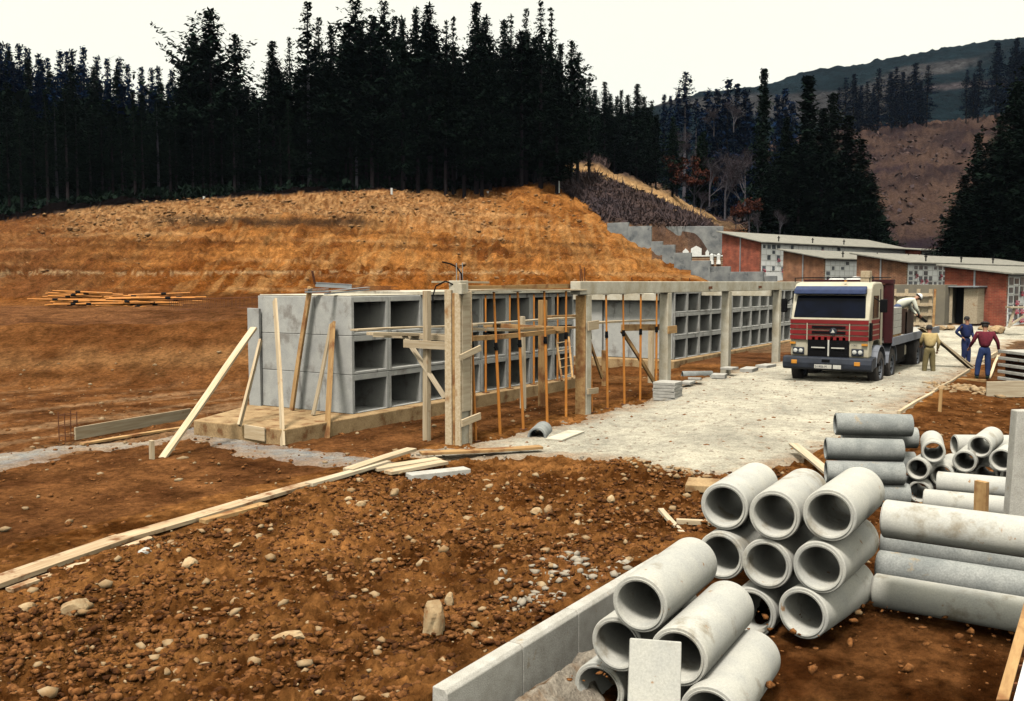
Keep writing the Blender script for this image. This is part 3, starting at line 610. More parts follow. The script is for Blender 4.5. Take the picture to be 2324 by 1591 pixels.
# the road-side frame
fr = thing('portico', 'cream concrete columns joined by a long roof beam along the road', 'frame', (18.7, 10.1, 0))
MB().box(18.7, 10.1, 2.72, 40, 10.36, 3.02).box(23.62, 10.361, 2.5, 23.86, 13.0, 2.70).box(28.3, 10.361, 2.72, 28.54, 13.0, 3.0).box(33.5, 10.361, 2.5, 33.74, 13.0, 2.72).build('roof_beam', M['column'], fr, bevel=.015)
for x in (19.0, 23.62, 28.35, 33.55, 38.3): MB().box(x, 10.095, -.1, x + .25, 10.345, 2.719).build('column', M['column'], fr, bevel=.015)
for x in (26.6, 31.2): MB().box(x, 10.02, 2.80, x + .1, 10.098, 2.88).build('anchor', M['rust'], fr)
for x, h in ((18.9, .38), (18.98, .3), (19.1, .34), (21.6, .12), (25.4, .12)): MB().tube((x, 10.2, 3.0), (x - .04, 10.2, 3.0 + h), .012).build('starter_bar', M['rust'], fr)
# first column still in its formwork
fc = thing('formwork_column', 'first road column still boxed in boards with hoses out of its top', 'column', (14.1, 10.1, 0))
MB().box(14.1, 10.1, -.1, 14.36, 10.36, 3.03).build('column_core', M['column'], fc, bevel=.012)
MB().box(14.045, 10.27, -.05, 14.095, 10.42, 2.86).box(14.045, 10.07, -.05, 14.095, 10.19, 2.80).build('formwork_board', M['wood'], fc, bevel=.004)
MB().box(14.07, 10.192, -.05, 14.097, 10.268, 2.80).build('formwork_board', M['wood_dirty'], fc, bevel=.004)  # sunken darker strip stands for the shaded slit between the pale boards
MB().box(14.365, 10.05, -.05, 14.40, 10.36, 2.84).build('formwork_board', M['wood'], fc, bevel=.004)
MB().box(14.11, 10.055, .62, 14.355, 10.097, 2.82).build('formwork_board', M['wood_grey'], fc, bevel=.004)
MB().box(14.0, 10.0, 2.78, 14.16, 10.08, 2.98).build('mortar_pad', M['column'], fc, bevel=.01)
plank('clamp', (13.98, 10.02, 1.64), (14.6, 10.0, 1.78), .04, .11, parent=fc); plank('clamp', (13.99, 10.0, .42), (14.6, 10.0, .48), .04, .13, parent=fc)
MB().path([(14.3 + .02 * 0, 10.2, 2.9), (14.28, 10.2, 3.15), (14.2, 10.25, 3.28), (14.1, 10.33, 3.34), (13.98, 10.42, 3.37)], .014).path([(14.12, 10.25, 2.95), (14.03, 10.38, 3.02), (13.92, 10.52, 2.93), (13.88, 10.56, 2.75), (13.88, 10.56, 2.62)], .014).build('hose', M['black'], fc)
for dx, h in ((.05, .32), (.16, .22), (.24, .33)): MB().tube((14.1 + dx, 10.22, 3.0), (14.1 + dx, 10.22, 3.03 + h), .008).build('starter_bar', M['steel'], fc)
bs = thing('beam_formwork', 'thin board deck on top of the orange props between the first two columns', 'formwork', (14.4, 10.1, 2.84))
plank('soffit_board', (14.42, 10.23, 2.84), (18.98, 10.23, 2.84), .3, .03, parent=bs, m='wood_grey'); plank('side_board', (14.7, 10.40, 2.9), (18.9, 10.40, 2.9), .025, .1, parent=bs, m='wood_dirty')
# ---------------------------------------------------------------- props
def prop_parts(t, h, joint, tilt=(0, 0)):
    f = lambda z: (tilt[0] * z / h, tilt[1] * z / h, z)
    MB().tube(f(.01), f(h * joint), .030, .030, 12).build('outer_tube', M['orange'], t, (0, 0, 0), smooth=True)
    MB().tube(f(h * joint), f(h - .01), .023, .023, 10).build('inner_tube', M['orange'], t, (0, 0, 0), smooth=True)
    MB().tube(f(h * joint - .10), f(h * joint + .05), .042, .036, 10).box(f(h * joint)[0] - .07, f(h * joint)[1] - .012, h * joint - .06, f(h * joint)[0] + .05, f(h * joint)[1] + .012, h * joint - .03).build('collar', M['black'], t, (0, 0, 0))
    MB().box(-.07, -.07, 0, .07, .07, .012).build('base_plate', M['rust'], t, (0, 0, 0))
    a, b, c = f(h - .008); MB().box(a - .06, b - .06, c - .008, a + .06, b + .06, c + .0).build('head_plate', M['black'], t, (0, 0, 0))
tops = (1067, 1124, 1176, 1234.5, 1283, 1342, 1373, 1418, 1451, 1489); bots = (1078.6, 1135, 1188, 1243, 1286, 1344.5, 1381, 1419.6, 1455.5, 1492)
wh = ['nearest the formwork column', 'second from the formwork column', 'third from the formwork column', 'fourth from the formwork column, with a whitened foot', 'fifth, last before the second road column', 'first beyond the second road column', 'second beyond the second road column', 'third beyond the second road column', 'fourth beyond the second road column', 'last one, touching the third road column']
for i, (a, b) in enumerate(zip(tops, bots)):
    y = 10.12; x0 = xon(b, y); x1 = xon(a, y); zz = gz(x0, y) + .0; h = (2.825 if i < 5 else 2.72) - zz
    t = thing('adjustable_prop', 'orange steel prop under the road beam, ' + wh[i], 'prop', (x0, y, zz), 0, 'orange steel props')
    prop_parts(t, h, (.655, .63, .635, .64, .66, .66, .66, .655, .655, .66)[i], (x1 - x0, random.uniform(-.05, .05)))
for i, (u, nm) in enumerate(((1102, 'first'), (1157, 'second'), (1212, 'third'), (1266, 'last'))):
    x = xon(u, 12.98); t = thing('adjustable_prop', nm + ' of the thin orange props standing against the niche openings', 'prop', (x, 12.98, .287), 0, 'orange steel props'); prop_parts(t, 2.42, .6)
# ---------------------------------------------------------------- planks leaning on the end of block one
plank('plank', at(368, 1040), (13.05, 14.35, zof(745, 13.05, 14.35)), .14, .05, 'long pale plank bracing diagonally from the mud up to the upright plank', 'plank', 'planks around the niche block')
a = at(543, 966, z=.30); plank('plank', a, (13.12, 14.25, zof(772, 13.12, 14.25)), .05, .10, 'short brown strut standing on the slab below the long diagonal plank', 'plank', 'planks around the niche block')
a = at(636, 1003); a = (12.28, yon(636, 12.28), -.02); b = px(623, 680, 13.4); plank('plank', a, b, .15, .045, 'tall pale upright plank at the front left corner of the slab', 'plank', 'planks around the niche block', up=(1, -.4, 0))
a = at(663, 930, z=.30); b = px(703, 651, 14.40); plank('plank', a, b, .14, .05, 'stained brown plank leaning over the top edge of the niche block', 'plank', 'planks around the niche block', up=(1, -.3, 0), m='wood_dirty')
a = at(710, 942, z=.30); b = px(750, 735, 14.5); plank('plank', a, b, .11, .04, 'thin pale plank half hidden behind the plaster streaked one', 'plank', 'planks around the niche block', up=(1, -.3, 0))
a = (12.9, yon(733, 12.9), -.0); a = py(735, 1005, 12.74); b = px(755, 733, 14.48); plank('plank', a, b, .16, .05, 'wide plank with a white plaster streak leaning beside the first niche opening', 'plank', 'planks around the niche block', up=(1, -.3, 0), m='wood_dirty')
a = at(345, 1045); plank('stake', (a[0], a[1], -.1), (a[0], a[1], .34), .11, .06, 'squat wooden stake at the foot of the long diagonal plank', 'stake', up=(1, -.3, 0))
a = at(545, 978, z=.12); plank('board', (12.30, 13.3, .16), (12.30, 13.85, .17), .03, .26, 'short board on edge against the left side of the base slab', 'board', m='wood')
# timber scaffold
def pk(u0, v0, y0, u1, v1, y1, w_, t, lab, m='wood', up=(0, 0, 1), nm='plank', cat='plank', g='scaffold planks'): return plank(nm, py(u0, v0, y0), py(u1, v1, y1), w_, t, lab, cat, g, up, m)
pk(802, 750, 12.2, 1075, 737, 12.2, .2, .035, 'long scaffold plank whose left end pokes out in front of the first niche')
pk(838, 757, 11.7, 1050, 764, 11.3, .2, .06, 'scaffold plank just below the longest one, left of the formwork column')
pk(1040, 770, 10.75, 1290, 751, 10.75, .07, .10, 'lower scaffold ledger running between the first two road columns', m='wood_dirty')
pk(1040, 744, 11.4, 1230, 752, 11.3, .2, .06, 'middle scaffold plank sagging between the first two road columns')
pk(1040, 737, 12.3, 1300, 722, 12.3, .22, .04, 'rear scaffold plank close to the niche openings', m='wood_grey')
pk(1180, 745, 11.0, 1300, 742, 10.8, .22, .05, 'short scaffold board ending at the second road column', m='wood_dirty')
pk(1245, 719, 12.5, 1310, 716, 12.5, .2, .07, 'upper stub of board on the scaffold left of the second road column', m='wood_dirty')
pk(1330, 735, 10.9, 1482, 726, 10.9, .2, .05, 'thin scaffold plank between the second and third road columns')
pk(1412, 745, 10.6, 1500, 742, 10.55, .06, .17, 'thick brown bearer fixed to the third road column', m='wood_dirty')
plank('clamp_board', (18.93, 10.02, 2.0), (19.4, 10.0, 2.02), .04, .2, 'short board clamped round the second road column at mid height', 'board', m='wood')
plank('clamp_board', (18.93, 10.02, .52), (19.4, 10.0, .5), .04, .13, 'short board clamped round the second road column near its foot', 'board', m='wood')
plank('clamp_board', (23.5, 10.03, 1.72), (24.0, 10.0, 1.73), .04, .2, 'short board clamped round the third road column', 'board', m='wood_dirty')
o = MB().box(18.955, 10.11, -.05, 18.995, 10.36, 2.7).build('formwork_board', M['wood_dirty'], None, (18.955, 10.11, 0), bevel=.004); tag(o, 'stained brown board strapped to the left face of the second road column', 'board')
plank('ledger', (14.2, 10.42, 1.83), (14.0, yon(915, 14.0), 1.85), .05, .15, 'pale ledger nailed between the formwork column and its timber post', 'beam')
plank('ledger', (14.6, 10.5, 1.92), (14.6, 12.6, 1.94), .07, .1, 'squared bearer across the scaffold just behind the formwork column', 'beam')
plank('ledger', (18.7, 10.5, 1.95), (18.7, 12.7, 1.97), .07, .1, 'squared bearer across the scaffold just left of the second road column', 'beam', m='wood_dirty')
def post(u, vt, x, y, w_, lab, m='wood', z0=0): b = (x, y, z0 - .05); plank('timber_post', b, (x, y, zof(vt, x, y, u)), w_, w_ * .7, lab, 'post', 'scaffold posts', (1, -.3, 0), m)
post(965, 660, 14.21, 10.96, .14, 'tall pale timber post just left of the formwork column')
post(1203, 718, 19.2, 11.93, .13, 'timber post standing in the middle of the scaffold, the shorter one', 'wood_grey')
post(1232, 681, 19.75, 11.7, .19, 'thick grey timber post in the middle of the scaffold, the taller one', 'wood_dirty')
post(1480, 745, xon(1480, 11.6), 11.6, .16, 'timber post just left of the third road column', 'wood')
post(1373, 795, xon(1373, 12.4), 12.4, .13, 'low stake behind the second bay of props', 'wood_dirty')
plank('brace', py(914, 757, 11.6), py(1009, 905, 10.5), .13, .04, 'pale diagonal brace running down to the formwork column', 'brace', 'scaffold braces', (0, -1, 0), 'wood_grey')
plank('brace', py(1411, 750, 11.0), py(1490, 872, 10.6), .12, .05, 'dark diagonal brace running down to the foot of the third road column', 'brace', 'scaffold braces', (0, -1, 0), 'wood_dirty')
plank('brace', py(1338, 770, 12.0), py(1369, 857, 12.0), .10, .05, 'thin dark brace slanting behind the first prop past the second road column', 'brace', 'scaffold braces', (0, -1, 0), 'wood_dirty')
ld = thing('ladder', 'narrow wooden ladder leaning behind the scaffold left of the second road column', 'ladder', (21.2, 11.6, 0))
l0 = [py(1276, 864, 11.9), py(1263, 770, 12.3)]; l1 = [py(1300, 858, 11.5), py(1291, 765, 11.9)]
for a, b in (l0, l1): MB().bar(a, b, .05, .06).build('rail', M['wood_dirty'], ld)
for k in range(5):
    t_ = .1 + .2 * k; MB().tube(Vector(l0[0]).lerp(Vector(l0[1]), t_), Vector(l1[0]).lerp(Vector(l1[1]), t_), .018).build('rung', M['wood'], ld)
# timber edging and boards on the mud
def gp(u, v, h=.03): p = at(u, v); return (p[0], p[1], h)
E1 = 'edging boards along the left of the soil'
plank('edging_board', gp(-120, 1375, .05), gp(285, 1231, .06), .27, .05, 'nearest length of muddy edging board running out of the lower left corner', 'board', E1, m='edging')
plank('edging_board', gp(270, 1233, .055), gp(560, 1149, .065), .24, .05, 'middle length of edging board, its far end covered by soil', 'board', E1, m='edging')
plank('edging_board', gp(545, 1154, .05), gp(820, 1074, .06), .2, .05, 'far length of edging board running up to the board pile', 'board', E1, m='edging')
plank('edging_board', gp(20, 1345, .03), gp(345, 1226, .03), .10, .04, 'narrow bright strip of board below the nearest edging board', 'board', E1, m='edging')
plank('edging_board', gp(455, 1188, .03), gp(600, 1148, .03), .16, .05, 'short brown board end lying beside the middle edging board', 'board', E1, m='wood_dirty')
plank('board', gp(790, 1082, .1), gp(935, 1042, .16), .2, .05, 'pale board sloping on top of the board pile', 'board', 'pile of boards', m='wood')
plank('board', gp(850, 1072, .05), gp(995, 1055, .08), .24, .05, 'wide board lying flat in the board pile', 'board', 'pile of boards', m='wood')
plank('board', gp(880, 1083, .06), gp(1010, 1062, .09), .2, .05, 'front board of the board pile with grey mortar under it', 'board', 'pile of boards', m='wood')
plank('board', gp(700, 1112, .09), gp(880, 1062, .10), .15, .05, 'long board leading from the edging up to the board pile', 'board', 'pile of boards', m='wood_grey')
plank('plank', gp(955, 1042, .10), gp(1228, 1026, .10), .22, .045, 'single plank bridging a dark gap at the near edge of the gravel', 'plank', m='wood_dirty')
o = MB().box(0, 0, 0, 1.0, .25, .1).build('kerb_stone', M['kerb'], None, (0, 0, 0), bevel=.01); p = at(935, 1092); o.location = (p[0], p[1], -.01); o.rotation_euler = (0, 0, R(-28)); tag(o, 'grey kerb stone lying under the front of the board pile', 'kerb stone')
plank('edging_board', gp(170, 1000, .12), gp(432, 950, .12), .04, .24, 'deep board set on edge behind the grey mortar strip', 'board', m='wood')
plank('edging_board', gp(185, 1012, .03), gp(430, 972, .03), .12, .04, 'flat narrow board below the board set on edge on the left', 'board', m='wood_dirty')
o = thing('rebar_stub', 'rusty cage of starter bars standing in the mud at the far left', 'reinforcement', gp(155, 1000, 0))
for dx, dy in ((-.12, -.1), (.12, -.1), (.12, .1), (-.12, .1)): MB().tube((dx, dy, 0), (dx * 1.05, dy, .55), .009).build('bar', M['rust'], o, (0, 0, 0))
for z in (.1, .3, .5): MB().path([(-.12, -.1, z), (.12, -.1, z), (.12, .1, z), (-.12, .1, z), (-.12, -.1, z)], .006).build('link', M['rust'], o, (0, 0, 0))
o = thing('rebar_cage', 'long rusty reinforcement cage lying on the terrace beside the niche block', 'reinforcement', at(380, 705, d=44)); o.rotation_euler = (0, 0, R(-54)); 
for yy, zz in ((0, .02), (.3, .02), (0, .5), (.3, .5)): MB().tube((0, yy, zz), (4.9, yy, zz + .14), .018).build('bar', M['rust'], o, (0, 0, 0))
for i in range(26): x = .1 + i * .188; e = x * .03; MB().path([(x, 0, .02 + e), (x, .3, .02 + e), (x, .3, .5 + e), (x, 0, .5 + e), (x, 0, .02 + e)], .010, 5).build('link', M['rust'], o, (0, 0, 0))
# heap of spare props on the terrace
hp = None
for i in range(52):
    f = random.random(); u = random.uniform(185, 300) + (i // 9) * 6; d = 48 + random.uniform(-1.4, 1.4)
    x, y, _ = at(u, 690, d=d); lvl = (i // 9) * .12
    if hp is None:
        hp = thing('stored_prop', 'orange steel prop in the heap on the terrace', 'prop', (0, 0, 0), 0, 'heap of spare props on the terrace')
        MB().tube((0, 0, 0), (1.75, 0, 0), .045, n=8).build('outer_tube', M['orange'], hp, (0, 0, 0)); MB().tube((1.75, 0, 0), (3.1, 0, 0), .035, n=8).build('inner_tube', M['orange'], hp, (0, 0, 0)); MB().tube((1.65, 0, 0), (1.9, 0, 0), .065, n=8).build('collar', M['black'], hp, (0, 0, 0)); q = hp
    else: q = copy_tree(hp)
    q.location = (x, y, gz(x, y) + .12 + lvl * 1.0 * (1 - abs(u - 255) / 170)); q.rotation_euler = (random.uniform(-.05, .05), random.uniform(-.05, .05), R(-57) + random.uniform(-.14, .14) + (math.pi if i % 3 == 0 else 0))
# steel and rods on top of block one
def onblk(u0, v0, y0, u1, v1, y1, w_, t, lab, m='steel'):
    a = py(u0, v0, y0); b = py(u1, v1, y1); o = MB().bar(a, b, w_, t).bar((a[0], a[1], a[2] + t * .0 + .05), (b[0], b[1], b[2] + .05), w_ * 1.4, .012).build('steel_beam', M[m], None, a); return tag(o, lab, 'beam', 'steel on the niche block')
onblk(716, 646, 14.6, 798, 651, 14.0, .06, .09, 'upper steel beam lying on top of the niche block corner')
onblk(692, 662, 14.2, 745, 661, 13.9, .08, .04, 'short flat steel bar under the others on the niche block corner')
onblk(738, 667, 13.6, 836, 657, 13.5, .07, .03, 'lower steel bar crossing out over the niche block front edge')
for i in range(5):
    a = py(785, 648 + i * 3, 14.2 + .1 * i); b = py(906 + random.uniform(-20, 5), 651 + i * 2.5, 14.0 + .1 * i); o = MB().tube(a, b, .009, n=5).build('rebar_rod', M['rust'], None, a); tag(o, ('first', 'second', 'third', 'fourth', 'fifth')[i] + ' thin rusty rod, counted from the back, on top of the niche block', 'rod', 'loose rods on the niche block')
a = py(715, 645, 14.3); o = MB().tube(a, (a[0] - .08, a[1], a[2] + .28), .03, n=6).build('rusty_peg', M['rust'], None, a); tag(o, 'stubby rusty peg sticking up above the beams on the niche block', 'peg')
pk(985, 640, 14.6, 1105, 642, 14.2, .2, .05, 'loose board lying on the niche block roof behind the formwork column', g=None)
# boards lying before the far block
for u0, v0, u1, v1, lab, m in ((1560, 848, 1660, 823, 'upper of the long boards on the ground before the far niches', 'wood'), (1565, 861, 1660, 842, 'lower of the long boards on the ground before the far niches', 'wood_grey'), (1666, 838, 1755, 815, 'reddish board lying right of the fourth road column', 'wood_dirty'), (1690, 845, 1752, 826, 'pale board end right of the fourth road column', 'wood')):
    a = at(u0, v0); b = at(u1, v1); plank('board', (a[0], a[1], .06), (b[0], b[1], .06), .2, .06, lab, 'board', 'boards before the far niches', m=m)
def slab(u, v, L_, w_, t, rz, lab, z=0, m='kerb', name='paving_slab', tilt=0, g=None):
    p = at(u, v); o = MB().box(-L_ / 2, -w_ / 2, 0, L_ / 2, w_ / 2, t).build(name, M[m], None, (0, 0, 0), bevel=.008); o.location = (p[0], p[1], gz(p[0], p[1]) + z); o.rotation_euler = (0, tilt, rz); return tag(o, lab, 'slab', g)
nm_ = ['bottom', 'second', 'third', 'fourth', 'fifth', 'top']
for i in range(6): slab(1515, 908, .62, .58, .072, random.uniform(-.08, .08) + .1, nm_[i] + ' slab of the small grey stack at the foot of the third road column', z=.0 + i * .078, g='small stack of grey slabs')
slab(1560, 886, .55, .3, .07, .1, 'grey slab on the ground just right of the small slab stack', z=.08)
slab(1577, 881, .55, .35, .07, .3, 'tilted grey slab between the small slab stack and the lying pipe', tilt=.12, z=.12)
slab(1632, 868, .5, .4, .12, .2, 'low grey block between the lying pipe and the fourth road column', z=.02)
slab(1655, 862, .45, .4, .07, -.1, 'pale slab propped flat at the foot of the fourth road column', z=.2)
slab(1700, 852, .9, .4, .12, .1, 'grey slab on the ground right of the fourth road column', z=.0)
slab(1738, 843, .8, .4, .1, -.1, 'pale slab second to the right of the fourth road column', z=.0)
slab(1283, 992, 1.15, .35, .05, .12, 'long pale slab lying on the gravel right of the single pipe', m='column')
slab(1595, 1125, .55, .45, .1, .3, 'broken earth covered slab behind the top left stacked pipe', m='footing', z=.03)
slab(1625, 866, .3, .25, .05, .9, 'small white chip of slab touching the end of the lying pipe', m='white')
plank('plank', gp(1500, 1172, .1), gp(1556, 1222, .02), .07, .04, 'short split plank pointing at the second pipe stack from the left', 'plank', m='wood_grey')
plank('plank', gp(1535, 1193, .06), gp(1640, 1197, .06), .07, .06, 'pale square timber end just behind the nearest pipe stack', 'plank')
plank('plank', gp(1800, 1040, .25), gp(1880, 1090, .1), .16, .04, 'weathered plank sticking out between the two rear pipe stacks', 'plank', m='wood_grey')
plank('plank', gp(1893, 878, .05), gp(2010, 888, .05), .25, .04, 'flat board lying on the road behind the rear pipe stack, before the truck wheel', 'plank', m='wood_grey')
plank('plank', gp(1955, 893, .04), gp(2030, 896, .04), .22, .04, 'darker board end lying on the road right of the truck wheel', 'plank', m='wood_dirty')
# timber kerb shutter along the far road edge
for i, (u0, v0, u1, v1) in enumerate(((2040, 937, 2118, 890), (2118, 890, 2200, 840), (2216, 825, 2262, 799))):
    a = at(u0, v0, z=.14); b = at(u1, v1, z=.14 if i < 2 else .3); plank('road_shutter', (a[0], a[1], .07), (b[0], b[1], .07 if i < 2 else .2), .07, .22, ('near length of pale shutter board along the right road edge', 'far length of pale shutter board along the right road edge', 'short pale kerb length beyond the man in the dark red sweater')[i], 'board', 'shutter boards on the road edge')
a = at(2132, 945); plank('stake', (a[0], a[1], -.1), (a[0] + .05, a[1], .62), .07, .05, 'thin brown stake holding the right road edge shutter', 'stake', up=(1, 0, 0), m='wood_dirty')
plank('board', gp(2140, 866, .1), gp(2238, 872, .1), .1, .08, 'narrow board lying across the soil at the feet of the man in the beret', 'board', m='wood_dirty')
plank('board', gp(2245, 862, .05), gp(2268, 832, .55), .08, .04, 'pale lath leaning on the stack of spaced slabs', 'board')
ps = at(2350, 876); 
for i in range(5):
    o = MB().box(-.85, -.6, 0, .85, .6, .09).build('concrete_slab', M['kerb'], None, (0, 0, 0), bevel=.01); o.location = (ps[0] + .5, ps[1], .1 + i * .2); o.rotation_euler = (0, 0, R(-50) + random.uniform(-.05, .05)); tag(o, ('bottom', 'second', 'third', 'fourth', 'top')[i] + ' slab of the spaced stack at the right edge of the picture', 'slab', 'spaced stack of slabs')
    for sx in (-.6, .6):
        if i: q = MB().box(-.04, -.55, 0, .04, .55, .1).build('spacer', M['rust'], None, (0, 0, 0)); q.location = (ps[0] + .5 + sx * .64, ps[1] - sx * .76, .1 + i * .2 - .105); q.rotation_euler = (0, 0, R(-50)); tag(q, 'dark wooden spacer under the %s slab of the spaced stack, %s side' % (('', 'second', 'third', 'fourth', 'top')[i], 'left' if sx < 0 else 'right'), 'spacer', 'spacers between the stacked slabs')
for k, (u, v, h, lab) in enumerate(((2238, 902, .42, 'pale shutter panel on edge below the spaced slab stack'), (2275, 893, .36, 'smaller grey panel resting against the pale shutter panel'))):
    a = at(u, v); d_ = Vector((math.cos(R(-57)), math.sin(R(-57)), 0)); b = Vector(a) + d_ * 2.4; off = Vector((-.12 * k, -.08 * k, 0))
    plank('shutter_panel', Vector((a[0], a[1], h / 2)) + off, Vector((b[0], b[1], h / 2)) + off, .04, h, lab, 'panel', m='wood_grey', up=(0, 0, 1))
# ---------------------------------------------------------------- kerb stones
ke = 'new kerb stones in the foreground'
a = at(1038, 1570, z=.2); xs_ = [a[0] - .02, 6.09, 6.99, 7.93, 8.9]
for i, lab in enumerate(('nearest kerb stone with its chamfered end showing', 'second kerb stone from the near end', 'third kerb stone running behind the nearest pipe stack', 'fourth kerb stone hidden behind the pipes')):
    x0, x1 = xs_[i], xs_[i + 1] - .008
    o = MB().prism([(3.775, -.3), (3.775, .17), (3.80, .2), (3.905, .2), (3.915, -.3)], 'x', x0, x1).build('kerb_stone', M['kerb'], None, (x0, 3.78, 0), bevel=.008); tag(o, lab, 'kerb stone', ke)
hm = lambda X, Y: inpoly(*warp(X, Y, .12, 5), [(4.6, 3.78), (7.3, 3.78), (7.2, 3.5), (6.3, 3.45), (5.6, 3.3), (4.6, 3.35)])
def haunch():
    xs = np.arange(4.4, 7.6, .025); ys = np.arange(3.1, 3.8, .02); X, Y = np.meshgrid(xs, ys, indexing='ij'); sh = X.shape; X = X.ravel(); Y = Y.ravel(); m = hm(X, Y)
    Zz = terr(X, Y) - .24 + np.clip(m * .9, -.15, .16) + .03 * fbm(X * 6, Y * 6, 301, 4); n3 = fbm(X * 9, Y * 9, 303, 4)[:, None]
    c = np.array((.36, .31, .25))[None] * (1 + .35 * n3); s_ = np.clip(n3 * 2.2 - .2, 0, 1); c = c * (1 - s_) + np.array((.2, .11, .05))[None] * s_
    i = np.arange(sh[0] - 1)[:, None] * sh[1] + np.arange(sh[1] - 1)[None, :]; Q = np.stack([i, i + sh[1], i + sh[1] + 1, i + 1], -1).reshape(-1, 4)
    tag(npmesh('mortar_bed', np.stack([X, Y, Zz], 1), Q, M['gravel'], cols=c), kind='stuff')
haunch()
# ---------------------------------------------------------------- pipes
def pipe(c, hd, L_, ro, ri, lab, m='pipe', pitch=0, roll=None, group=None, name='concrete_pipe', debris=False, n=48):
    e = ro * .045; s = ro * .13
    prof = [(ri, L_), (ri * 1.0, .35 * L_), (ri, .02), (ri + e, .004), (ri + (ro - ri) * .45, 0), (ri + (ro - ri) * .5, s * .35), (ro - e * .8, s * .38), (ro, s * .38 + e), (ro, L_ * .5), (ro, L_ - e), (ro - e, L_)]
    me = MB().lathe(prof, n, closed=True); o = me.build(name, M[m], None, (0, 0, 0), smooth=True)
    o.location = c; o.rotation_euler = (roll if roll is not None else random.random() * 6, -pitch, hd); return tag(o, lab, 'pipe', group)
G1 = 'nearest stack of big concrete pipes'; G2 = 'second stack of big concrete pipes'
q = at(1457, 1372, d=6.81); X1 = q[0]
def pf(u, v, x, dx=0): y = yon(u, x + dx); return (x + dx, y, zof(v, x + dx, y, u))
RO = .215
for u, v, dx, hd, lab in ((1457, 1372, 0, 3, 'top pipe of the nearest stack, mouth facing the camera'), (1406, 1463, .12, 2, 'left pipe in the middle of the nearest stack, half covered by the leaning kerb stone'), (1363, 1566, .2, 1, 'lowest left pipe at the bottom of the picture'), (1549, 1492, -.12, 3, 'pipe under the top one in the nearest stack, dark mouth behind the leaning kerb stone'), (1624, 1628, -.2, 4, 'lowest right pipe of the nearest stack with a clod of earth on it'), (1485, 1645, .05, 2, 'bottom pipe hidden behind the leaning kerb stone')):
    pipe(pf(u, v, X1, dx), R(hd), 1.22, RO, RO * .76, lab, group=G1)
q = at(1837.5, 1392.8, d=7.95); X2 = q[0]; RO = .225
for u, v, dx, hd, lab in ((1894, 1170, .0, 0, 'top right pipe of the second stack'), (1767, 1170, .08, 2, 'top middle pipe of the second stack'), (1651, 1150, .3, 3, 'top left pipe of the second stack'), (1873, 1289, .0, -2, 'middle right pipe of the second stack with earth and a stone inside'), (1751, 1281, .1, 0, 'middle pipe of the second stack with a chipped rim'), (1645, 1262, .25, 1, 'left pipe of the middle row in the second stack, almost hidden'), (1837.5, 1393, .0, -8, 'bottom right pipe of the second stack resting on the mud'), (1718, 1391, .12, 0, 'bottom pipe of the second stack seen as a sliver behind the nearest stack')):
    pipe(pf(u, v, X2, dx), R(hd), 1.15, RO, RO * .76, lab, group=G2)
p = pf(1868, 1318, X2, .28); o = rock(100, 1500, .035, 'fist sized tan stone lying inside the middle right pipe'); o.location = (p[0], p[1], p[2] + .0)
p = pf(1660, 1535, X1, .2); o = rock(100, 1500, .02, 'small brown clod stuck on top of the lowest right pipe', m='clod', el=(1, .8, .5)); o.location = p
ks = MB().prism([(-.17, 0), (-.17, .9), (.16, .9), (.16, 0)], 'y', 0, .13).build('kerb_stone', M['pipe'], None, (0, 0, 0), bevel=.008)
p = at(1490, 1452, d=5.95); ks.rotation_euler = (R(-24), R(2), R(-64)); ks.location = Vector(p) - ks.rotation_euler.to_matrix() @ Vector((0, 0, .9)); tag(ks, 'pale kerb stone standing on end against the nearest pipe stack', 'kerb stone')
# long pipes lying across on the right
G3 = 'long pipes lying across on the right'
def lpipe(u, v, d, hd, L_, ro, lab, m='pipe_grey', pitch=0): pipe(at(u, v, d=d), R(hd), L_, ro, ro * .8, lab, m, pitch, group=G3)
lpipe(1984, 1338, 8.72, -91, 1.9, .155, 'lowest of the long pipes, pale with dark stains at its end', 'pipe')
lpipe(1992, 1284, 9.0, -91, 1.9, .155, 'second long pipe from the ground, dull grey')
lpipe(2003, 1230, 9.2, -91, 1.9, .155, 'third long pipe from the ground, in the dark gap under the top one')
lpipe(2006, 1176, 8.15, -92, 2.1, .165, 'uppermost long pipe, brightly lit along its top', 'pipe')
G4 = 'grey pipes stacked crosswise behind'
for u, v, d, lab in ((1895, 962, 13.2, 'top of the crosswise grey pipes'), (1873, 1018, 13.0, 'second crosswise grey pipe from the top'), (1874, 1070, 12.9, 'third crosswise grey pipe from the top'), (1886, 1118, 12.9, 'bottom crosswise grey pipe')):
    pipe(at(u, v, d=d), R(-66), 1.02, .155, .12, lab, 'pipe_grey', group=G4)
for u, v, d, lab in ((1912, 990, 13.55, 'rear crosswise grey pipe showing only its upper right end'), (1905, 1045, 13.4, 'rear crosswise grey pipe showing its end in the middle of the stack'), (1905, 1098, 13.35, 'rear crosswise grey pipe at the bottom of the stack')):
    pipe(at(u, v, d=d), R(-66), 1.02, .15, .12, lab, 'pipe_grey', group=G4)
G5 = 'small pipes facing the camera behind'
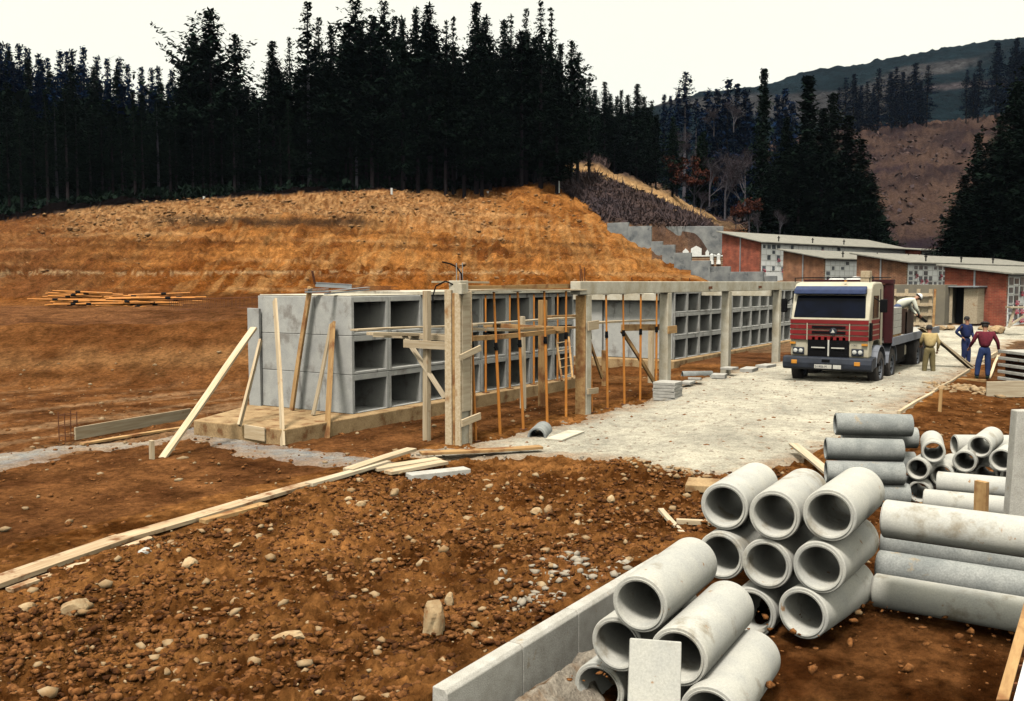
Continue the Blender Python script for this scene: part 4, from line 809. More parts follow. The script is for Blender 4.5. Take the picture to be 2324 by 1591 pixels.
for u, v, d, hd, lab in ((2118.6, 1026, 12.9, 10, 'small pipe on top of the left group, pointing straight back'), (2082, 1065, 12.9, -4, 'small pipe with tan rim at the left of the rear group'), (2137, 1079, 13.0, 0, 'small pipe in the middle of the left rear group, half hidden'), (2086, 1117, 12.9, 4, 'lowest small pipe of the left rear group'), (2223.6, 1014, 12.9, -3, 'top small pipe of the right rear group'), (2188.6, 1048, 12.9, -2, 'left small pipe of the right rear group'), (2273, 1045, 12.5, -6, 'large mouthed small pipe at the right of the rear group'), (2236.8, 1079, 13, 0, 'small pipe in the gap under the top one of the right rear group'), (2298, 1083, 12.8, 0, 'last small pipe at the far right of the rear group'), (2186, 1090, 13, 0, 'bottom small pipe between the two rear groups'), (2165, 1010, 14.0, -60, 'pale pipe lying crosswise behind the right rear group')):
    pipe(at(u, v, d=d), R(hd), 1.0, .155, .118, lab, 'pipe', group=G5)
for u, v, d, lab, m in ((2126, 1094, 11.2, 'upper of the two pale pipes lying behind the orange stake', 'pipe'), (2096, 1134, 11.0, 'lower of the two pale pipes lying behind the orange stake', 'pipe'), (2080, 1195, 11.0, 'pipe under the two behind the orange stake, hidden by the long ones', 'pipe_grey')):
    pipe(at(u, v, d=d), R(-86), 1.25, .13, .10, lab, m, group=G3)
a = at(2226, 1150, d=9.6); b = at(2225, 1092, d=9.6); plank('stake', (a[0], a[1], -.1), b, .13, .06, 'orange brown wooden stake standing between the pipes on the right', 'stake', up=(1, -.5, 0), m='wood_dirty')
pipe(at(1218, 992, d=18.1), R(22), .85, .185, .135, 'single pipe lying alone on the gravel edge', 'pipe_grey')
p = at(1548, 862); pipe((p[0], p[1], .14), R(-52), .95, .13, .1, 'pipe lying at the foot of the third road column', 'pipe_grey')
# tall slab at the right edge and steel form in the corner
o = MB().prism([(0, 0), (.02, 1.78), (.5, 1.80), (.55, 0)], 'y', 0, .12).build('concrete_slab', M['kerb'], None, (0, 0, 0), bevel=.01); p = at(2284, 1168, d=8.95); o.location = (p[0], p[1], 0); o.rotation_euler = (0, R(1.5), R(-57)); tag(o, 'tall grey slab standing on end at the right edge of the picture', 'slab')
fm = thing('steel_form', 'rust edged white form panel leaning into the lower right corner', 'form panel', (0, 0, 0))
A_ = Vector(at(2330, 1352, d=6.4)); B_ = Vector(at(2256, 1610, d=5.3)); rt = Vector((math.cos(R(-57)), math.sin(R(-57)), 0)); nrm = (B_ - A_).cross(rt).normalized()
def pquad(a, b, o0, o1, t, m, nm2):
    p0, p1, p2, p3 = a + rt * o0, b + rt * o0, b + rt * o1, a + rt * o1; mb = MB().hexa([tuple(k) for k in (p0, p1, p2, p3)] + [tuple(k + nrm * t) for k in (p0, p1, p2, p3)]); return mb.build(nm2, M[m], fm, (0, 0, 0), bevel=.003)
pquad(A_, B_, 0, .075, .07, 'wood_dirty', 'edge_frame'); pquad(A_, B_, .10, .9, .05, 'white', 'sheet'); 
for k in range(7): t_ = k / 7; p = A_.lerp(B_, t_); pquad(p, p + (B_ - A_) * .012, .076, .099, .06, 'rust', 'cross_rib')
M['brush'] = mat('brush', (.075,.05,.045), (.05,.038,.042), .3, 3, 0, rough=1, spec=0)
# ================================================================ OLD BURIAL PAVILIONS AND WALLS
EB = R(-16); ex = Vector((math.cos(EB), math.sin(EB), 0)); ey = Vector((-math.sin(EB), math.cos(EB), 0))
M['plaque'] = mat('plaques', (.16,.18,.20), (.07,.08,.10), 2.5, 4, 0, rough=.3, spec=.5, rnd=.4)
M['grey_render'] = mat('grey_render', (.20,.175,.13), (.14,.125,.10), 1, 5, .2, .02, .95)
M['flower'] = mat('flowers', (.5,.04,.06), (.5,.3,.35), 9, 2, 0, rough=.9)
def pavilion(label, uL, uR, vTL, vTR, vB, d, L_, bm, rows, seed, fill, wdt=None):
    """end wall corners at bearings uL..uR; niche front runs away along ex"""
    rg = random.Random(seed); a = Vector(at(uL, vTL, d=d)); wd = .5
    while proj(*(a - ey * wd))[0] < uR and wd < 9: wd += .01
    zB = EYE + ray(uL, vB)[1] * d; c = a - ey * wd; dR = c.x * ca + c.y * sa; zR = EYE + ray(uR, vTR)[1] * dR; zL = a.z
    t = thing('burial_pavilion', label, 'pavilion', (c.x, c.y, zB), EB, 'old burial pavilions'); hL = zL - zB; hR = zR - zB
    MB().prism([(0, -3), (0, hR - .12), (wd, hL - .12), (wd, -3)], 'x', 0, .25).build('end_wall', M[bm], t, (0, 0, 0))
    MB().bar((-.03, wd * .5, -.2), (-.03, wd * .5, (hL + hR) / 2 - .1), .09, .05).build('downpipe', M['steel'], t, (0, 0, 0))
    MB().box(.251, 0, -3, L_, .2, hR - .15).box(.251, wd - .2, -1, L_, wd, hL - .2).build('niche_wall', M['render'], t, (0, 0, 0))
    nseg = int(L_ * 2); pr = []
    rf = MB(); th_ = .10; o1 = .45; sl = (hL - hR) / wd
    rf.prism([(-o1, hR - sl * o1), (wd + .35, hL + sl * .35), (wd + .35, hL + sl * .35 - th_), (-o1, hR - sl * o1 - th_)], 'x', -.4, L_ + .3)
    r_ = rf.build('roof', M['roof'], t, (0, 0, 0), bevel=.02)
    MB().box(-.05, -.30, hR - .38 - sl * .3, L_, -.22, hR - .13 - sl * .3).build('gutter_board', M['black'], t, (0, 0, 0)) if hR > 9 else None
    pw = .72; n = int(min(L_, 14) / pw); cnt = 0; first = None; fl = None; rh = (hR - .35) / rows
    for r in range(rows):
        for k in range(n):
            if rg.random() > fill or cnt > 90: continue
            cnt += 1
            if first is None: first = MB().box(-.23, -.03, -.22, .23, 0, .22).build('memorial_plaque', M['plaque'], t, (0, 0, 0)); o = first
            else: o = first.copy(); COL.objects.link(o)
            o.parent = t; o.location = (.25 + pw * (k + .55), -.004, .1 + rh * (r + .5)); o.scale = (rg.uniform(.75, 1.1), 1, rg.uniform(.8, 1.2) * min(1, rh / .62))
            if rg.random() < .3:
                if fl is None:
                    fb = MB()
                    for _ in range(7): x, z = rg.uniform(-.2, .2), rg.uniform(-.12, .1); fb.box(x - .05, -.14, z - .05, x + .05, -.06, z + .05)
                    fl = fb.build('flower_bunch', M['flower'], t, (0, 0, 0)); q = fl
                else: q = fl.copy(); COL.objects.link(q)
                q.parent = t; q.location = (o.location.x, 0, o.location.z - .2)
    gm = MB()
    for k in range(n + 1): gm.box(.25 + pw * k - .02, -.015, 0, .25 + pw * k + .02, -.002, hR - .3)
    for r in range(rows + 1): gm.box(.26, -.018, rh * r + .08, min(L_, 14), -.003, rh * r + .12)
    gm.build('mortar_grid', M['white'], t, (0, 0, 0))
    for k in range(3):
        x = 3 + k * 5.5; MB().bar((x, .1, hR + .02), (x, .1, hR + .5), .07, .07).bar((x - .16, .1, hR + .33), (x + .16, .1, hR + .33), .07, .07).build('cross', M['black'], r_, (0, 0, 0))
    return t, a, c, zB, hL, hR
pavilion('farthest burial pavilion, bright red brick end, up by the stone wall', 1639, 1725, 526, 546, 618, 84, 26, 'brick1', 5, 1, .3)
pavilion('second burial pavilion with an orange brown brick end, above the niche frame', 1778, 1870, 566, 583, 652, 76, 24, 'brick2', 5, 2, .3)
pavilion('third burial pavilion with a dull brown brick end, above the truck cab', 1945, 2057, 575, 592, 665, 65, 24, 'brick3', 5, 3, .7)
P4 = pavilion('nearest burial pavilion, red brick end wall with a plank door', 2145, 2285, 601, 617, 731, 53, 24, 'brick1', 5, 4, .9)
pavilion('low roofed pavilion far back, only its roof and dark red eave showing', 2010, 2090, 560, 566, 640, 100, 16, 'brick1', 4, 5, .1)
t4 = P4[0]; w4 = (P4[1] - P4[2]).length
dr = thing('plank_shed', 'grey plank lean-to with a dark open doorway against the red brick wall', 'shed', tuple(Vector(t4.location) + ey * (w4 * .45) - ex * .9), EB)
MB().box(0, w4 * .29, 0, .05, w4 * .55, 1.95).box(.05, w4 * .53, 0, .85, w4 * .55, 1.95).build('side_boards', M['wood_grey'], dr, (0, 0, 0)); MB().box(0, -w4 * .12, 0, .05, w4 * .1, 1.9).box(.05, -w4 * .12, 0, .85, -w4 * .1, 1.9).build('plank_door', M['wood_grey'], dr, (0, 0, 0))
MB().box(-.25, -w4 * .16, 1.96, .88, w4 * .58, 2.03).build('sheet_roof', M['steel'], dr, (0, 0, 0)); MB().box(.5, w4 * .1, 0, .55, w4 * .29, 1.9).build('doorway', M['black'], dr, (0, 0, 0))  # black sheet set in the doorway stands for the shade inside
# tall grey rendered wall in front of the third pavilion
a = Vector(at(2143, 728, d=51.5)); zt = EYE + ray(2143, 646)[1] * 51.5
wl = MB().box(0, 0, -1, .3, 5.5, zt - a.z).box(.3, 0, -1, 6, .3, zt - a.z - .003).build('retaining_wall', M['grey_render'], None, (0, 0, 0), bevel=.02); wl.location = a; wl.rotation_euler = (0, 0, EB); tag(wl, 'tall grey brown rendered wall behind the truck bed', 'wall')
# stepped concrete wall climbing to the corner of the cemetery
for i, (u0, u1, vt, vb, d, lab) in enumerate(((1378, 1427, 506, 545, 89, 'highest panel, at the top of the climb'), (1426, 1479, 514, 560, 88, 'second panel from the top'), (1478, 1504, 548, 582, 84, 'third panel from the top, narrow'), (1503, 1532, 556, 596, 80, 'fourth panel from the top'), (1530, 1569, 574, 626, 75, 'tall stained panel halfway down'), (1568, 1612, 592, 632, 70, 'panel under the white balustrade'), (1611, 1657, 605, 638, 67, 'panel below the red brick end wall'), (1656, 1732, 617, 640, 64, 'longest and lowest panel'), (1731, 1762, 626, 642, 63, 'short dark last panel'))):
    a = Vector(at(u0, vt, d=d)); b = Vector(at(u1, vt, d=d - (u1 - u0) * .02)); zb = EYE + ray(u0, vb)[1] * d
    L_ = (b - a).to_2d().length; an = math.atan2(b.y - a.y, b.x - a.x)
    o = MB().box(0, 0, zb - a.z - 2.5, L_ - .03, .25, 0).build('stepped_wall', M['wallstone'], None, (0, 0, 0), bevel=.02); o.location = a; o.rotation_euler = (0, 0, an); tag(o, 'grey concrete wall stepping down the cemetery edge: ' + lab, 'wall', 'stepped cemetery wall')
a = Vector(at(1474, 514, d=89.6)); b = Vector(at(1642, 522, d=89)); L_ = (b - a).to_2d().length
o = MB().box(0, 0, -2.6, L_, .5, 0).build('stone_wall', M['wallstone'], None, (0, 0, 0), bevel=.04); o.location = a; o.rotation_euler = (0, 0, math.atan2(b.y - a.y, b.x - a.x)); tag(o, 'long dark rubble wall holding the bushy bank behind the cemetery', 'wall')
bl = thing('balustrade', 'white grave rail with pale finials left of the red brick pavilion', 'railing', at(1550, 600, d=77)); a = Vector(bl.location); b = Vector(at(1640, 600, d=76)); dv = (b - a); an = math.atan2(dv.y, dv.x); bl.rotation_euler = (0, 0, an); L_ = dv.to_2d().length
MB().box(0, -.06, .62, L_, .06, .72).build('rail', M['white'], bl, (0, 0, 0)); MB().box(0, 0, -1.2, L_, .1, .62).build('brick_base', M['brick3'], bl, (0, 0, 0))
for f in (.02, .73, .9): MB().lathe([(.001, .5), (.16, .42), (.14, 0), (.20, -.35), (.001, -.36)], 8, Matrix.Translation((L_ * f, -.12, .35)) @ Matrix.Rotation(R(-90), 4, 'Y')).build('finial', M['white'], bl, (0, 0, 0))
for u, v, w_, h, lab in ((1556, 575, .5, .8, 'leftmost white headstone before the rubble wall'), (1580, 569, .9, .8, 'broad tilted white headstone in the middle before the rubble wall'), (1605, 575, .3, .7, 'narrow white headstone right of the broad tilted one'), (1622, 580, .6, .5, 'small white headstone nearest the red brick wall')):
    p = at(u, v + 10, d=82); o = MB().prism([(-w_ / 2, -.6), (-w_ / 2, h * .7), (0, h), (w_ / 2, h * .7), (w_ / 2, -.6)], 'x', 0, .15).build('headstone', M['white'], None, (0, 0, 0)); o.location = p; o.rotation_euler = (0, 0, R(20)); tag(o, lab, 'headstone', 'headstones')
a = at(2262, 728, d=47.5); o = rock(2262, 738, .5, 'big pale boulder heap before the nearest brick pavilion', el=(1, .8, .5)); o.location = (a[0], a[1], gz(a[0], a[1]) + .15)
for u, v, s, lab in ((2158, 724, .3, 'white plaster lump at the corner of the grey wall'), (2138, 742, .3, 'white rubble lump right of the truck tail'), (2235, 716, .35, 'pale lump heaped beside the plank door')):
    a = at(u, v, d=49); o = rock(u, v + 15, s, lab, el=(1, .8, .6), m='chip'); o.location = (a[0], a[1], gz(a[0], a[1]) + .08)
tb = thing('trestle', 'low timber trestle with a dark opening at the far right behind the road', 'trestle', at(2292, 744, d=46), R(-57)); MB().box(0, 0, .95, 2.4, .5, 1.03).build('top', M['wood_grey'], tb, (0, 0, 0)); MB().bar((.05, .2, 0), (.3, .2, .95), .1, .1).bar((.1, .2, .1), (1.3, .2, .95), .1, .08).bar((2.3, .2, 0), (2.1, .2, .95), .1, .1).build('legs', M['wood_grey'], tb, (0, 0, 0))
# ================================================================ TREES
def tri_cloud(C_, S_, rg, flat=.45, n=3, asp=2.2):
    """n small faces around every centre"""
    N = len(C_) * n; C_ = np.repeat(C_, n, 0); S_ = np.repeat(S_, n)
    C_ = C_ + rg.normal(0, 1, (N, 3)) * S_[:, None] * np.array((.45, .45, .3))
    a = rg.random(N) * 6.28; d = np.stack([np.cos(a), np.sin(a), rg.normal(-.1, flat, N)], 1); e = np.stack([-np.sin(a), np.cos(a), rg.normal(0, flat * 1.3, N)], 1)
    l = (S_ * rg.uniform(.6, 1.3, N))[:, None]; w_ = l / asp
    V = np.stack([C_ - d * l * .5, C_ + e * w_ * .5 + d * l * .1, C_ + d * l * .6, C_ - e * w_ * .5], 1).reshape(-1, 3)
    return V, np.arange(N * 4).reshape(-1, 4)
def conifer(kind, seed):
    rg = np.random.default_rng(seed); H_ = 20.
    pr = dict(fir=(.12, 3.7, .62, 42, 7, -.22, .62), slim=(.16, 2.6, .5, 28, 5, -.12, .55), pine=(.22, 4.3, .45, 30, 6, .18, .72), broad=(.3, 7.6, .62, 24, 7, .3, .8), tuft=(.62, 1.9, .3, 13, 5, .1, .6), young=(.2, 2.3, .8, 36, 6, .05, .42), spire=(.1, 3.3, .9, 50, 7, -.2, .65), far=(.08, 3.2, .6, 28, 5, -.15, .9))[kind]
    z0, Lm, pw, nw, nb, droop, cs = pr; C_ = []; S_ = []; TV = MB()
    for i in range(nw):
        f = i / (nw - 1); z = z0 + (1 - z0) * f ** .9; rel = (z - z0) / (1 - z0); env = Lm * (1 - rel) ** pw * (.55 + .45 * min(1, rel * 5 + .2)); irr = rg.uniform(.6, 1.15)
        if kind in ('pine', 'broad', 'slim'): irr = rg.uniform(.35, 1.2)
        for b in range(nb):
            L_ = max(.25, env * irr * rg.uniform(.6, 1.15)); az = rg.random() * 6.28; n = max(3, int(L_ / (cs * .42)))
            t = np.linspace(.12 if rel > .5 else .3, 1, n); r = L_ * t; zz = z * H_ + droop * r + (.10 * r * r / Lm if kind != 'broad' else .06 * r * r) + rg.normal(0, .05, n)
            C_.append(np.stack([np.cos(az) * r, np.sin(az) * r, zz], 1)); S_.append(cs * (1.05 - .45 * t) * (.75 if rel > .85 else 1))
    C_ = np.concatenate(C_); S_ = np.concatenate(S_); V, Fq = tri_cloud(C_, S_, rg, n=3)
    me_c = npmesh('crown', V, Fq, M['needle'], smooth=False); tm = MB(); tm.tube((0, 0, -1.5), (0, 0, H_ * .5), .30, .2, 8).tube((0, 0, H_ * .5), (0, 0, H_ * .99), .2, .03, 6)
    rr_ = random.Random(seed)
    for i in range(10): z = H_ * (z0 * .6 + i * .03); a = rr_.random() * 6.28; l = rr_.uniform(.5, 1.6); tm.tube((0, 0, z), (math.cos(a) * l, math.sin(a) * l, z - .1), .03, .01, 4)
    me_t = tm.build('trunk', M['bark'], None, (0, 0, 0)); a, b = me_c.data, me_t.data; bpy.data.objects.remove(me_c); bpy.data.objects.remove(me_t); return a, b
CON = {k: [conifer(k, 10 * i + j) for j in range(n)] for i, (k, n) in enumerate((('fir', 3), ('slim', 2), ('pine', 3), ('broad', 1), ('tuft', 1), ('young', 3), ('spire', 1), ('far', 3)))}
def tree(kind, u, vt, d, label, ws=1., group=None, mt='needle', pale=False, vb=None):
    x, y, zt = at(u, vt, d=d); zb = gz(x, y) if vb is None else at(u, vb, d=d)[2]; h = zt - zb
    cr_, tr_ = random.choice(CON[kind]); t = thing('conifer_tree', label, 'tree', (x, y, zb), random.random() * 6.28, group); s = h / 20.
    for nm3, me in (('crown', cr_), ('trunk', tr_)):
        o = bpy.data.objects.new(nm3, me); COL.objects.link(o); o.parent = t; o.scale = (ws * max(s, .75) if nm3 == 'crown' else max(.55, s) , ws * max(s, .75) if nm3 == 'crown' else max(.55, s), s)
        if nm3 == 'crown' and mt != 'needle' or nm3 == 'trunk' and pale: o.material_slots[0].link = 'OBJECT'; o.material_slots[0].material = M[mt if nm3 == 'crown' else 'bark_pale']
    return t
# hero trees of the skyline: kind, u, v_top, d, width, label
HERO = [('broad',475,29,104,.95,'big spreading pine with upswept limbs standing out left of the gap in the forest'),('pine',439,82,106,.9,'pine fused to the left flank of the big spreading pine'),('pine',533,84,105,.9,'pine fused to the right flank of the big spreading pine'),('fir',617,97,104,1.,'dark conical conifer alone in the gap right of the big spreading pine'),('slim',656,88,110,.7,'thin wispy conifer just right of the lone conical one'),('slim',697,9,104,1.1,'very tall sparse conifer with bare grey trunk and layered branches'),('slim',723,44,110,.8,'thin pointed conifer right of the very tall sparse one'),('fir',752,62,106,.8,'full dark conifer between the tall sparse one and the round topped one'),('pine',806,7,105,1.,'tall round topped pine reaching the top of the picture left of centre'),('fir',847,41,108,.7,'narrow conifer tucked right of the tall round topped pine'),('pine',871,9,110,.75,'loose topped tall pine right of the round topped one'),('slim',895,41,108,.8,'small pointed top right of the loose topped pine'),('fir',912,46,104,.8,'dense shoulder high conifer at the middle of the skyline'),('fir',943,26,106,.75,'tall dense conifer left of the broad crowned pine at the centre'),('pine',974,16,105,.85,'broad crowned tall pine at the centre of the skyline'),('slim',1013,51,108,.6,'first of two thin spires right of the centre pine'),('slim',1028,44,106,.7,'second of two thin spires right of the centre pine'),('fir',1080,9,104,.85,'tallest full conifer right of the dip in the skyline'),('pine',1103,43,107,.8,'pine leaning against the right of the tallest full conifer'),('fir',1144,48,106,.8,'dense conifer at the left of the last tall group'),('slim',1160,38,108,.7,'thin top poking out of the last tall group'),('slim',1194,24,108,.7,'spindly pale conifer near the right end of the tall forest'),('slim',1228,9,106,.85,'tall tiered conifer at the right end of the tall forest'),('slim',1251,22,109,.7,'last spindly tall conifer before the forest drops'),('fir',1272,103,108,.8,'first step down of the forest on the right'),('pine',1298,98,110,.75,'pine on the second step down of the forest'),('pine',1312,124,112,.75,'pine on the third step down of the forest'),('slim',1338,170,118,.8,'thin conifer at the foot of the steps in the skyline'),('fir',1373,188,138,.75,'upswept conifer first of the low group on the spur'),('fir',1410,207,140,.6,'short spire in the low group on the spur'),('fir',1446,193,138,.95,'broad based conifer of the low group on the spur'),('far',1478,232,150,.7,'short blurred conifer right of the broad based one'),('far',1508,218,170,.7,'small distant spire left of the lone tufted pine'),('far',1523,221,170,.6,'second small distant spire left of the lone tufted pine'),('far',1539,209,170,.7,'third distant spire touching the lone tufted pine'),('tuft',1556,166,165,1.1,'lone pine with a tuft of needles at the top of a bare trunk'),('tuft',1581,226,165,.8,'second bare trunked pine right of the lone tufted one'),('far',1606,207,190,.9,'bluish conifer left of the bare branched trees'),('far',1630,206,190,.8,'bluish conifer in the middle of the distant clump'),('far',1652,186,188,.8,'tallest bluish conifer of the distant clump'),('far',1672,197,190,.8,'bluish conifer right of the tallest of the distant clump'),('far',1693,210,190,.9,'last bluish conifer before the black spire'),('spire',1735,160,112,.8,'slender black spire shaped conifer behind the pavilions'),('far',1783,208,190,.9,'bluish conifer behind the gap between the two black conifers'),('far',1765,222,190,.8,'faint conifer just right of the black spire'),('spire',1836,176,112,1.25,'great black conifer towering over the second pavilion'),('fir',1890,215,114,1.2,'black conifer on the right shoulder of the great one'),('fir',1868,250,108,1.2,'black conifer filling in below the great one'),('fir',1925,265,110,1.25,'black conifer third in line going down to the right'),('fir',1955,318,108,1.25,'black conifer above the third pavilion roof'),('fir',1978,395,106,1.1,'lowest black conifer at the edge of the bare hillside'),('fir',1785,270,112,1.1,'black conifer between the spire and the great one'),('fir',1815,330,107,1.3,'low black conifer under the great one, near the roofs'),('fir',1750,380,107,1.1,'low black conifer at the foot of the black spire')]
for k, u, v, d, ws, lab in HERO:
    tree(k, u, v, d, lab, ws * (1.18 if u < 1480 else 1.1), 'conifers of the skyline', 'needle_haze' if d > 160 else 'needle', pale=(u in (697, 1556, 1581)))
ENV = [(-500,60),(-100,90),(0,103),(60,110),(110,132),(164,120),(188,113),(219,133),(290,152),(330,162),(390,164),(400,150),(440,110),(560,160),(590,165),(620,130),(650,160),(680,110),(760,90),(800,50),(1050,75),(1240,60),(1290,130),(1340,190)]
EU = [e[0] for e in ENV]; EV = [e[1] for e in ENV]
# the blue far edge of the wood on the left
BL = [(0,101),(17,106),(44,106),(61,112),(87,128),(108,137),(135,121),(150,123),(164,118),(188,112),(219,132),(244,137),(270,135),(290,152),(321,158),(345,160),(359,156),(390,162)]
for i, (u, v) in enumerate(BL): tree('far', u, v, 150 + (i % 3) * 5, 'blue tinged far conifer on the left skyline, number %s from the left edge' % ('first second third fourth fifth sixth seventh eighth ninth tenth eleventh twelfth thirteenth fourteenth fifteenth sixteenth seventeenth eighteenth'.split()[i]), .8, 'blue far conifers on the left', 'needle_haze')
rt_ = random.Random(5)
for i in range(46): u = -330 + i * 16.5 + rt_.uniform(-6, 6); tree(rt_.choice(('far', 'fir')), u, float(np.interp(u, EU, EV)) + rt_.uniform(12, 60), rt_.uniform(125, 145), 'conifer in the dim blue ranks of the left wood', 1.2, 'dim ranks of the left wood', 'needle_haze' if i % 3 else 'needle')
for i in range(130):
    u = -420 + i * 13.2 + rt_.uniform(-7, 7)
    if u > 1275: continue
    tree(rt_.choice(('fir', 'fir', 'pine')), u, float(np.interp(u, EU, EV)) + rt_.uniform(12, 85) + (75 if u < 400 else 0), rt_.uniform(103, 124), 'black conifer deep in the forest above the cut bank', 1.22, 'forest above the cut bank')
for i in range(46):
    u = 20 + i * 25.5 + rt_.uniform(-7, 7); d = float(np.interp(u, [0, 300, 850, 1180], [96, 99, 103, 109])) + rt_.uniform(0, 3)
    tree('young', u, rt_.uniform(205, 290), d, 'young thin conifer with bare lower trunk at the forest edge', .85, 'young conifers at the forest edge', 'needle_green' if u > 600 else 'needle', pale=(i % 9 == 4))
for u, v, d in ((1300,170,141),(1325,185,142),(1350,205,144),(1385,215,143),(1400,222,142),(1425,218,142),(1462,222,143),(1285,190,140),(1340,225,139),(1470,245,143),(1430,262,139),(1395,268,138),(1365,260,139),(1310,250,139),(1490,262,142)):
    tree('fir', u, v, d, 'dark conifer packed in the low group on the spur', .95, 'low group on the spur')
for u, v, d in ((1528,268,128),(1560,245,200),(1590,255,200),(1598,300,124),(1588,310,126),(1620,240,200),(1645,232,195),(1702,238,195),(1720,260,195),(1800,235,195)):
    tree('fir' if d < 150 else 'far', u, v, d, 'conifer in the mixed clump beyond the bushy spur' if d > 150 else 'green tinged conifer among the bare trees beyond the spur', .9, 'mixed clump beyond the spur', 'needle_haze' if d > 150 else 'needle_green')
RW = [(1920,178,306),(1939,170,300),(1969,187,304),(1983,200,300),(1996,157,303),(2022,165,300),(2035,154,298),(2050,165,295),(2062,175,292),(2078,145,288),(2107,150,284),(1955,195,304),(2196,160,272),(2212,170,272),(2224,139,271),(2265,98,268),(2295,130,266),(2308,90,264),(2322,110,263),(2090,185,290),(1905,200,306)]
for i, (u, v, vb) in enumerate(RW): tree('fir' if i % 2 else 'slim', u, v, 302, 'tall thin conifer in the row on the crest of the bare hillside', 1.4 if i % 2 else 1.7, 'row on the crest of the bare hillside', 'needle_haze', vb=vb + 6)
for u, v, d, ws in ((2221,305,92,1.0),(2250,330,88,1.2),(2273,266,95,1.),(2305,190,98,1.1),(2335,150,100,1.2),(2190,400,90,1.05),(2165,470,86,.9),(2290,330,86,1.2),(2330,300,86,1.3),(2400,180,96,1.2),(2460,150,98,1.2),(2230,420,84,1.1),(2275,440,83,1.1),(2320,420,84,1.1),(2370,330,84,1.1)):
    tree('fir' if ws < 1.2 else 'pine', u, v, d, 'black conifer in the mass at the right edge behind the nearest pavilion', ws * 1.15, 'black conifers at the right edge')
ORD = 'first second third fourth fifth sixth seventh eighth ninth tenth eleventh twelfth thirteenth fourteenth fifteenth sixteenth seventeenth eighteenth nineteenth twentieth'.split()
ORD += ['twenty-' + q for q in ORD[:9]] + ['thirtieth'] + ['thirty-' + q for q in ORD[:9]] + ['fortieth'] + ['forty-' + q for q in ORD[:9]]
for gname, pat in (('row on the crest of the bare hillside', '%s conifer from the left in the thin row on the crest of the bare hillside'), ('young conifers at the forest edge', '%s young thin conifer from the left along the forest edge'), ('low group on the spur', '%s dark conifer from the left packed in the low group on the spur'), ('mixed clump beyond the spur', '%s green tinged conifer from the left among the bare trees beyond the spur|green'), ('mixed clump beyond the spur', '%s blue tinged conifer from the left in the clump beyond the bushy spur|mixed'), ('dim ranks of the left wood', '%s conifer from the left in the dim blue ranks of the left wood'), ('black conifers at the right edge', '%s black conifer from the left in the mass at the right edge')):
    L9 = sorted((o for o in COL.objects if o.get('group') == gname and (len(pat.split('|')) < 2 or pat.split('|')[1] in o['label'])), key=lambda o: proj(*o.location)[0])
    for i, o in enumerate(L9): o['label'] = pat.split('|')[0] % ORD[i]
# far-off backing of the wood
def backing():
    rg = np.random.default_rng(9); P = []; S_ = []
    for u0, u1, d0, d1, vlo, vhi, n in ((-500, 1300, 128, 148, 0, 0, 5200), (1290, 1480, 146, 152, 262, 330, 500), (1740, 2010, 118, 128, 0, 1, 1500), (2170, 2500, 100, 112, 0, 2, 1500)):
        u = rg.uniform(u0, u1, n); d = rg.uniform(d0, d1, n)
        if vhi == 0: vt = np.interp(u, EU, EV) + 110
        elif vhi == 1: vt = np.interp(u, [1740, 1836, 1925, 1990, 2010], [400, 330, 400, 520, 570])
        elif vhi == 2: vt = np.interp(u, [2170, 2220, 2300, 2500], [560, 480, 380, 330])
        else: vt = np.full(n, 275.)
        v = vt + (rg.random(n)) * (470 - vt if vhi == 0 else 600 - vt if vhi in (1, 2) else 120)
        for a, b, c in zip(u, v, d): P.append(at(a, b, d=c)); 
    P = np.array(P); V, Fq = tri_cloud(P, np.full(len(P), 1.3), rg, flat=.8, n=5, asp=1.3)
    tag(npmesh('far_wood', V, Fq, M['needle'], smooth=False), kind='stuff')
backing()
# bare trees, russet scrub and brushwood
def bare_mesh(seed, H_=9., nb=4, russet=False):
    rg = random.Random(seed); m = MB(); tips = []
    def grow(p, d, L_, r, lv):
        q = p + d * L_; m.tube(p, q, r, r * .65, 5, False)
        if lv == 0: tips.append(q); return
        for _ in range(nb if lv > 1 else 5):
            nd = (d + Vector((rg.uniform(-.8, .8), rg.uniform(-.8, .8), rg.uniform(-.15, .6)))).normalized(); grow(p.lerp(q, rg.uniform(.4, 1)), nd, L_ * rg.uniform(.5, .75), r * .5, lv - 1)
    grow(Vector((0, 0, 0)), Vector((0, 0, 1)), H_ * .4, .13, 4)
    tr_ = m.build('trunk', M['bark_pale'], None, (0, 0, 0)); g2 = np.random.default_rng(seed); T = np.array([t[:] for t in tips])
    V, Fq = tri_cloud(T, np.full(len(T), .5 if not russet else .42), g2, flat=.9, n=5, asp=22 if not russet else 3)
    cr_ = npmesh('crown', V, Fq, M['russet' if russet else 'twig'], smooth=False); a, b = cr_.data, tr_.data; bpy.data.objects.remove(cr_); bpy.data.objects.remove(tr_); return a, b
BARE = [bare_mesh(1), bare_mesh(2), bare_mesh(3, russet=True), bare_mesh(4, russet=True)]
